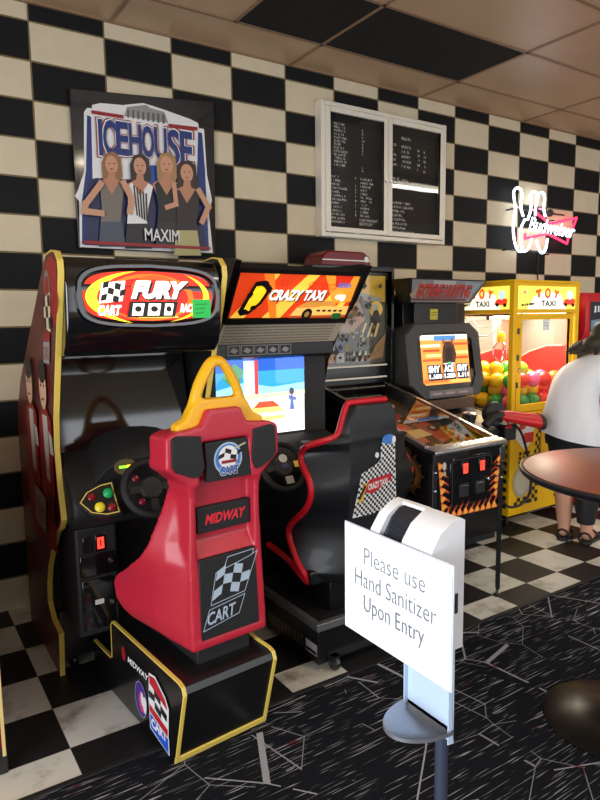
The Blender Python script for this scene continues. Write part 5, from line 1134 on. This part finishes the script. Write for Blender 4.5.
# dispenser: hood with an arched dark window
DSP = mat('white_dispenser_plastic', (240, 240, 243), rough=.28, noise=.01)
y0, y1 = SY-.083, SY+.070
side = [(.790, 1.085), (.790, 1.308), (.778, 1.314), (.760, 1.310), (.734, 1.294), (.715, 1.268), (.7065, 1.243), (.7065, 1.228), (.7135, 1.222), (.716, 1.10), (.722, 1.085)]
inn = [(.790, 1.085), (.790, 1.308), (.780, 1.314), (.772, 1.312), (.750, 1.285), (.742, 1.25), (.742, 1.10), (.742, 1.085)]
wy0, wy1 = SY-.012, SY+.046
m = MB()
for ya, yb in ((y0, wy0), (wy1, y1)): m.loft([[(x, ya, z) for x, z in side], [(x, yb, z) for x, z in side]])
m.loft([[(x, wy0, z) for x, z in inn], [(x, wy1, z) for x, z in inn]])
dsp = m.build('dispenser', DSP, t, bevel=.016, seg=4)
WIN = mat('smoked_window', (38, 42, 50), rough=.12, coat=.6, noise=.05)
wp = [(.752, 1.12), (.7185, 1.12), (.7185, 1.23), (.724, 1.265), (.739, 1.290), (.758, 1.305), (.772, 1.308)]
MB().loft([[(x, wy0+.001, z) for x, z in wp], [(x, wy1-.001, z) for x, z in wp]]).build('window', WIN, dsp, bevel=.002)
a = Art(); a.rect(.762, .775, 1.15, 1.185, col((40, 40, 46))); a.rect(.766, .771, 1.16, 1.18, col((16, 16, 18))); a.build('lock_slot', dsp, (0, y0-.0008, 0), (1, 0, 0), (0, 0, 1))
# the sign
sgn = MB().box(.7085, .7115, .661, .937, 1.055, 1.264).build('sign_holder', mat('clear_acrylic_edge', (206, 212, 224), rough=.15), t, bevel=.0006)
a = Art(); a.rect(-.935, -.663, 1.057, 1.262, PAPER)
TX = mat('sign_lettering', (120, 122, 132), rough=.6, noise=0)
for s_, c_, w_, z_ in (('Please use', -.799, .156, 1.198), ('Hand Sanitizer', -.799, .208, 1.153), ('Upon Entry', -.799, .156, 1.108)):
    desc = any(ch in s_ for ch in 'py'); h_ = .031 if not desc else .040; zb = z_ - (.0 if not desc else .0085)
    a.text(s_, c_-w_/2, c_+w_/2, zb, zb+h_, TX, bold=-.010)
a.build('sign_sheet', sgn, (.7080, 0, 0), (0, -1, 0), (0, 0, 1))

# ---------------------------------------------------------------- bar table at the right
TX_, TY_, TZ_ = 2.435, 1.285, 1.045
t = empty('bar_table', (TX_, TY_, 0), 'tall round bar table with brown top, black edge and round base at right', 'table')
LAM = mat('brown_laminate', (142, 80, 62), rough=.28, noise=.1, nscale=30)
MB().lathe([(0, TZ_-.03), (.452, TZ_-.03), (.456, TZ_-.001), (.452, TZ_), (0, TZ_)], (TX_, TY_, 0), (0, 0, 1), 72).build('table_top', LAM, t)
m = MB(); m.tube([(TX_+.460*math.cos(2*PI*k/72), TY_+.460*math.sin(2*PI*k/72), TZ_-.016) for k in range(72)], .017, 10, closed=True, flat=.6); m.build('edge_band', mat('black_rubber_edge', (24, 26, 34), rough=.3, coat=.3), t)
MB().lathe([(.0, 0), (.285, 0), (.288, .006), (.27, .016), (.15, .034), (.06, .055), (.04, .07), (0, .07)], (2.40, 1.34, 0), (0, 0, 1), 64).build('base', mat('black_cast_base', (30, 28, 26), rough=.28, metal=.3, noise=.15), t)
MB().tube([(2.40, 1.34, .06), (2.415, 1.31, TZ_-.03)], .038, 20).build('column', BLKM, t)
MB().lathe([(.17, 0), (.17, .008), (.05, .02)], (2.425, 1.29, TZ_-.052), (0, 0, 1), 24).build('top_plate', BLKM, t)

# ---------------------------------------------------------------- person by the toy crane
C0 = Vector((4.142, 2.752, 0)); G = Vector((.93, .37, 0)).normalized(); RR = Vector((.37, -.93, 0)).normalized()
def B(r, g, z): return C0 + RR*r + G*g + Vector((0, 0, z))
t = empty('person', tuple(C0), 'person in white t-shirt, black shorts and black sandals leaning forward, seen from behind', 'person')
SKN = mat('skin', (206, 152, 124), rough=.5, noise=.06, nscale=20)
J = []; E_ = []
def jn(p, r, par=None):
    J.append((p, r)); 
    if par is not None: E_.append((par, len(J)-1))
    return len(J)-1
pel = jn(B(0, 0, .88), (.13, .11)); sp1 = jn(B(.01, .02, 1.06), (.12, .10), pel); ch = jn(B(.07, .07, 1.22), (.13, .10), sp1); nk = jn(B(.12, .12, 1.355), (.055, .055), ch)
h1 = jn(B(.15, .14, 1.415), (.07, .08), nk); h2 = jn(B(.172, .17, 1.475), (.075, .085), h1)
for sx, kn, an in ((-1, -.05, -.03), (1, .105, .125)):
    hp_ = jn(B(sx*.085, 0, .80), (.085, .09), pel); k_ = jn(B(kn, .03, .46), (.066, .068), hp_); cf = jn(B((kn+an)/2-.0, .0, .32), (.068, .072), k_); ak = jn(B(an, -.005, .095), (.042, .046), cf)
    he = jn(B(an, -.02, .05), (.040, .036), ak); bf = jn(B(an+sx*.02, .11, .042), (.040, .022), he); jn(B(an+sx*.025, .17, .035), (.034, .016), bf)
def hand(wr, d, parent_i, up):
    d = d.normalized(); sd = d.cross(up).normalized(); pm = jn(wr+d*.05, (.030, .018), parent_i); kn_ = jn(wr+d*.085, (.034, .016), pm)
    for k, (o_, l_) in enumerate(((-.026, .062), (-.009, .072), (.009, .068), (.026, .052))):
        b0 = jn(wr+d*.095+sd*o_, (.010, .010), kn_); b1 = jn(wr+d*(.095+l_*.55)+sd*o_*1.15-up*.010, (.009, .009), b0); jn(wr+d*(.095+l_)+sd*o_*1.2-up*.03, (.0075, .0075), b1)
    t0 = jn(wr+d*.045+sd*-.035, (.012, .012), pm); jn(wr+d*.075+sd*-.055-up*.012, (.009, .009), t0)
elb = {}
for sx in (-1, 1):
    s0 = jn(B(.245, .06, 1.265) if sx > 0 else B(-.015, .12, 1.23), (.056, .054), ch)
    el = jn(B(.245, .07, 1.03) if sx > 0 else B(-.07, .27, 1.06), (.040, .042), s0); elb[sx] = (J[s0][0], J[el][0]); wr_ = B(.27, .30, .93) if sx > 0 else B(.0, .45, 1.05); w_i = jn(wr_, (.027, .024), el)
    hand(wr_, (wr_-J[el][0]), w_i, Vector((0, 0, 1)))
me = bpy.data.meshes.new('body'); I_ = WM[t].inverted(); me.from_pydata([tuple(I_ @ p) for p, _ in J], E_, []); body = bpy.data.objects.new('body', me); COL.objects.link(body); body.parent = t; WM[body] = WM[t]
md = body.modifiers.new('skin', 'SKIN'); md.use_smooth_shade = True
sk = me.skin_vertices[0] if me.skin_vertices else None
if sk is None:
    bm = bmesh.new(); bm.from_mesh(me); bm.verts.layers.skin.verify(); bm.to_mesh(me); bm.free(); sk = me.skin_vertices[0]
for i, (_, r) in enumerate(J): sk.data[i].radius = r; sk.data[i].use_root = (i == 0)
md = body.modifiers.new('sub', 'SUBSURF'); md.levels = md.render_levels = 2
me.materials.append(SKN)
# face, turned away
hc = B(.170, .165, 1.475)
m = MB(); m.loft([[hc+G*.075+RR*x+Vector((0, 0, z)) for x, z in ((-.014, -.03), (.014, -.03), (.006, .02), (-.006, .02))], [hc+G*.112+RR*x+Vector((0, 0, z)) for x, z in ((-.008, -.028), (.008, -.028), (.002, -.012), (-.002, -.012))]]); m.build('nose', SKN, t)
for sx in (-1, 1):
    MB().ball(hc+G*.078+RR*(sx*.032)+Vector((0, 0, .012)), .013, 12).build('eye', mat('eye_white', (236, 232, 228), rough=.2), t)
    MB().ball(hc+RR*(sx*.086)+Vector((0, 0, -.002)), .028, 12, (.5, .5, 1)).build('ear', SKN, t)
MB().ball(hc+G*.083+Vector((0, 0, -.05)), .02, 12, (.6, 1, .35)).build('mouth', mat('lips', (170, 84, 80), rough=.4), t)
# t-shirt
SHIRT = mat('white_cotton', (232, 234, 238), rough=.85, noise=.03, nscale=30, bump=.05)
sec = [(.775, .0, -.02, .218, .17), (.83, 0, -.02, .220, .172), (.92, -.004, -.015, .204, .160), (1.04, -.008, 0, .170, .148), (1.14, .004, .03, .170, .142), (1.22, .035, .055, .176, .134), (1.275, .075, .075, .175, .118), (1.312, .10, .09, .145, .10), (1.34, .118, .112, .108, .084), (1.362, .128, .128, .08, .076)]
m = MB(); rings = []; n = 48
for z, rs, gs, aa, bb in sec:
    ring_ = []
    for k in range(n):
        th = 2*PI*k/n; fold = 1 + (.022*math.sin(th*7+z*9) + .014*math.sin(th*13-z*14))*max(0, 1-max(0, z-1.2)/.15)
        hz = (.05*math.cos(th)*-1 + .0) * max(0, (.95-z)/.2) if z < .95 else 0
        ring_.append(B(rs+aa*math.cos(th)*fold, gs+bb*math.sin(th)*fold, z+hz))
    rings.append(ring_)
m.loft(rings, cap=False)
sh = m.build('t_shirt', SHIRT, t, smooth=80, subsurf=1)
for sx in (-1, 1):
    q, p1 = elb[sx]; p0 = q.lerp(B(.11, .08, 1.30), .6); sl = MB()
    sl.tube([p0, q.lerp(p0, .4), q, q.lerp(p1, .3), q.lerp(p1, .78)], [.045, .062, .070, .076, .080], 16); sl.build('sleeve', SHIRT, sh, smooth=70)
SHORT = mat('black_shorts_cloth', (18, 18, 22), rough=.8)
m = MB()
m.loft([[B(a_*math.cos(2*PI*k/32), b_*math.sin(2*PI*k/32)-.01, z) for k in range(32)] for z, a_, b_ in ((.94, .165, .13), (.86, .185, .15), (.76, .185, .15), (.72, .18, .14))])
for sx, kn in ((-1, -.05), (1, .105)):
    m.loft([[B(cx_+a_*math.cos(2*PI*k/24), .01+a_*1.1*math.sin(2*PI*k/24), z) for k in range(24)] for z, cx_, a_ in ((.78, sx*.085, .095), (.66, sx*.075+(kn-sx*.085)*.3, .095), (.54, kn*.6+sx*.03, .088))])
m.build('shorts', SHORT, t, smooth=60)
# hair: cap with loose locks over the shoulders
HAIR = mat('dark_brown_hair', (52, 48, 32), rough=.6, noise=.5, nscale=90)
m = MB(); m.ball(hc-G*.02+Vector((0, 0, .02)), .106, 20, (1.02, 1.02, .95)); m.ball(hc-G*.06-RR*.06+Vector((0, 0, -.035)), .082, 16, (1.1, 1.1, .8))
rh = random.Random(4)
for k in range(70):
    th = PI + (rh.random()-.5)*PI*1.25; ph = rh.uniform(.2, 1.1); o = RR*math.sin(th-PI)*.085 + G*(-.085*math.cos(th-PI))
    p0 = hc + o*.75 + Vector((0, 0, .07)); p1 = hc + o*1.2 + Vector((0, 0, -.01)); sp_r = rh.uniform(-.16, .04)
    p2 = hc + o*1.35 + RR*sp_r*.6 + Vector((0, 0, -.055+rh.uniform(-.02, .02))); p3 = hc + o*1.45 + RR*sp_r + Vector((0, 0, -.085+rh.uniform(-.03, .03)))
    m.tube(smoothp([p0, p1, p2, p3], 3), [.014]*4+[.017]*4+[.010]*2, 6)
m.build('hair', HAIR, t, smooth=60)
for sx, an in ((-1, -.03), (1, .125)):
    m = MB(); out_ = [(-.038, -.055), (.0, -.068), (.038, -.055), (.044, .02), (.056, .12), (.045, .19), (.01, .212), (-.03, .20), (-.05, .13), (-.042, .03)]
    m.loft([[B(an+sx*(.0)+x+sx*.02*max(0, g)/.15, g, z) for x, g in out_] for z in (.002, .026)]); so = m.build('sandal', BLKM, t, bevel=.004)
    for gg, zz, ww in ((.10, .07, .05), (-.03, .085, .045)):
        MB().tube([B(an+sx*.02*max(0, gg)/.15+ww*math.cos(th), gg-.012*math.sin(th), .022+zz*.75*math.sin(th)) for th in [PI*k/10 for k in range(11)]], .009, 6).build('strap', BLKM, so)
m = MB(); m.loft([[B(.118+a_*math.cos(2*PI*k/20), -.0+a_*1.06*math.sin(2*PI*k/20), z) for k in range(20)] for z, a_ in ((.15, .060), (.20, .068), (.28, .080), (.335, .082))]); m.build('calf_sleeve', BLKM, t, smooth=60)['label'] = 'black sleeve around the right calf'

bpy.data.objects.remove(_txo); bpy.data.curves.remove(_txt)

# ================================================================== LIGHT
def area(name, loc, rot, sx, sy, e, colr):
    l = bpy.data.lights.new(name, 'AREA'); l.shape = 'RECTANGLE'; l.size = sx; l.size_y = sy; l.energy = e; l.color = colr
    o = bpy.data.objects.new(name, l); COL.objects.link(o); o.location = loc; o.rotation_euler = rot; return o
area('daylight_entry', (XL-.05, -.05, 1.3), (0, -PI/2, 0), 2.3, 2.8, 175, (.90, .95, 1))
for k, (x, e_) in enumerate(((-.15, 10), (3.6, 62), (6.95, 62))): area('daylight_front', (x, YF-.05, 1.6), (PI/2, 0, 0), 3.1, 2.1, e_, (.93, .96, 1))
for x, y, e_, c_ in ((5.93, 1.39, 17, (1, .96, .90)), (3.4, -1.3, 14, (1, .95, .88)), (2.4, .75, 20, (1, .82, .58))): area('fluorescent_glow', (x, y, CEIL-.09), (0, 0, 0), 1.15, .2, e_, c_)
l = bpy.data.lights.new('crane_lamp', 'AREA'); l.shape = 'RECTANGLE'; l.size = .6; l.size_y = .3; l.energy = 22; l.color = (1, .93, .76)
o = bpy.data.objects.new('crane_lamp', l); COL.objects.link(o); o.location = (4.385, 3.46, 1.66)
w = bpy.data.worlds.new('sky'); scene.world = w; w.use_nodes = True
w.node_tree.nodes['Background'].inputs[0].default_value = (.75, .85, 1, 1); w.node_tree.nodes['Background'].inputs[1].default_value = .4
vs = scene.view_settings; vs.view_transform = 'Standard'; vs.look = 'None'; vs.gamma = 1; vs.exposure = 0; vs.use_curve_mapping = False
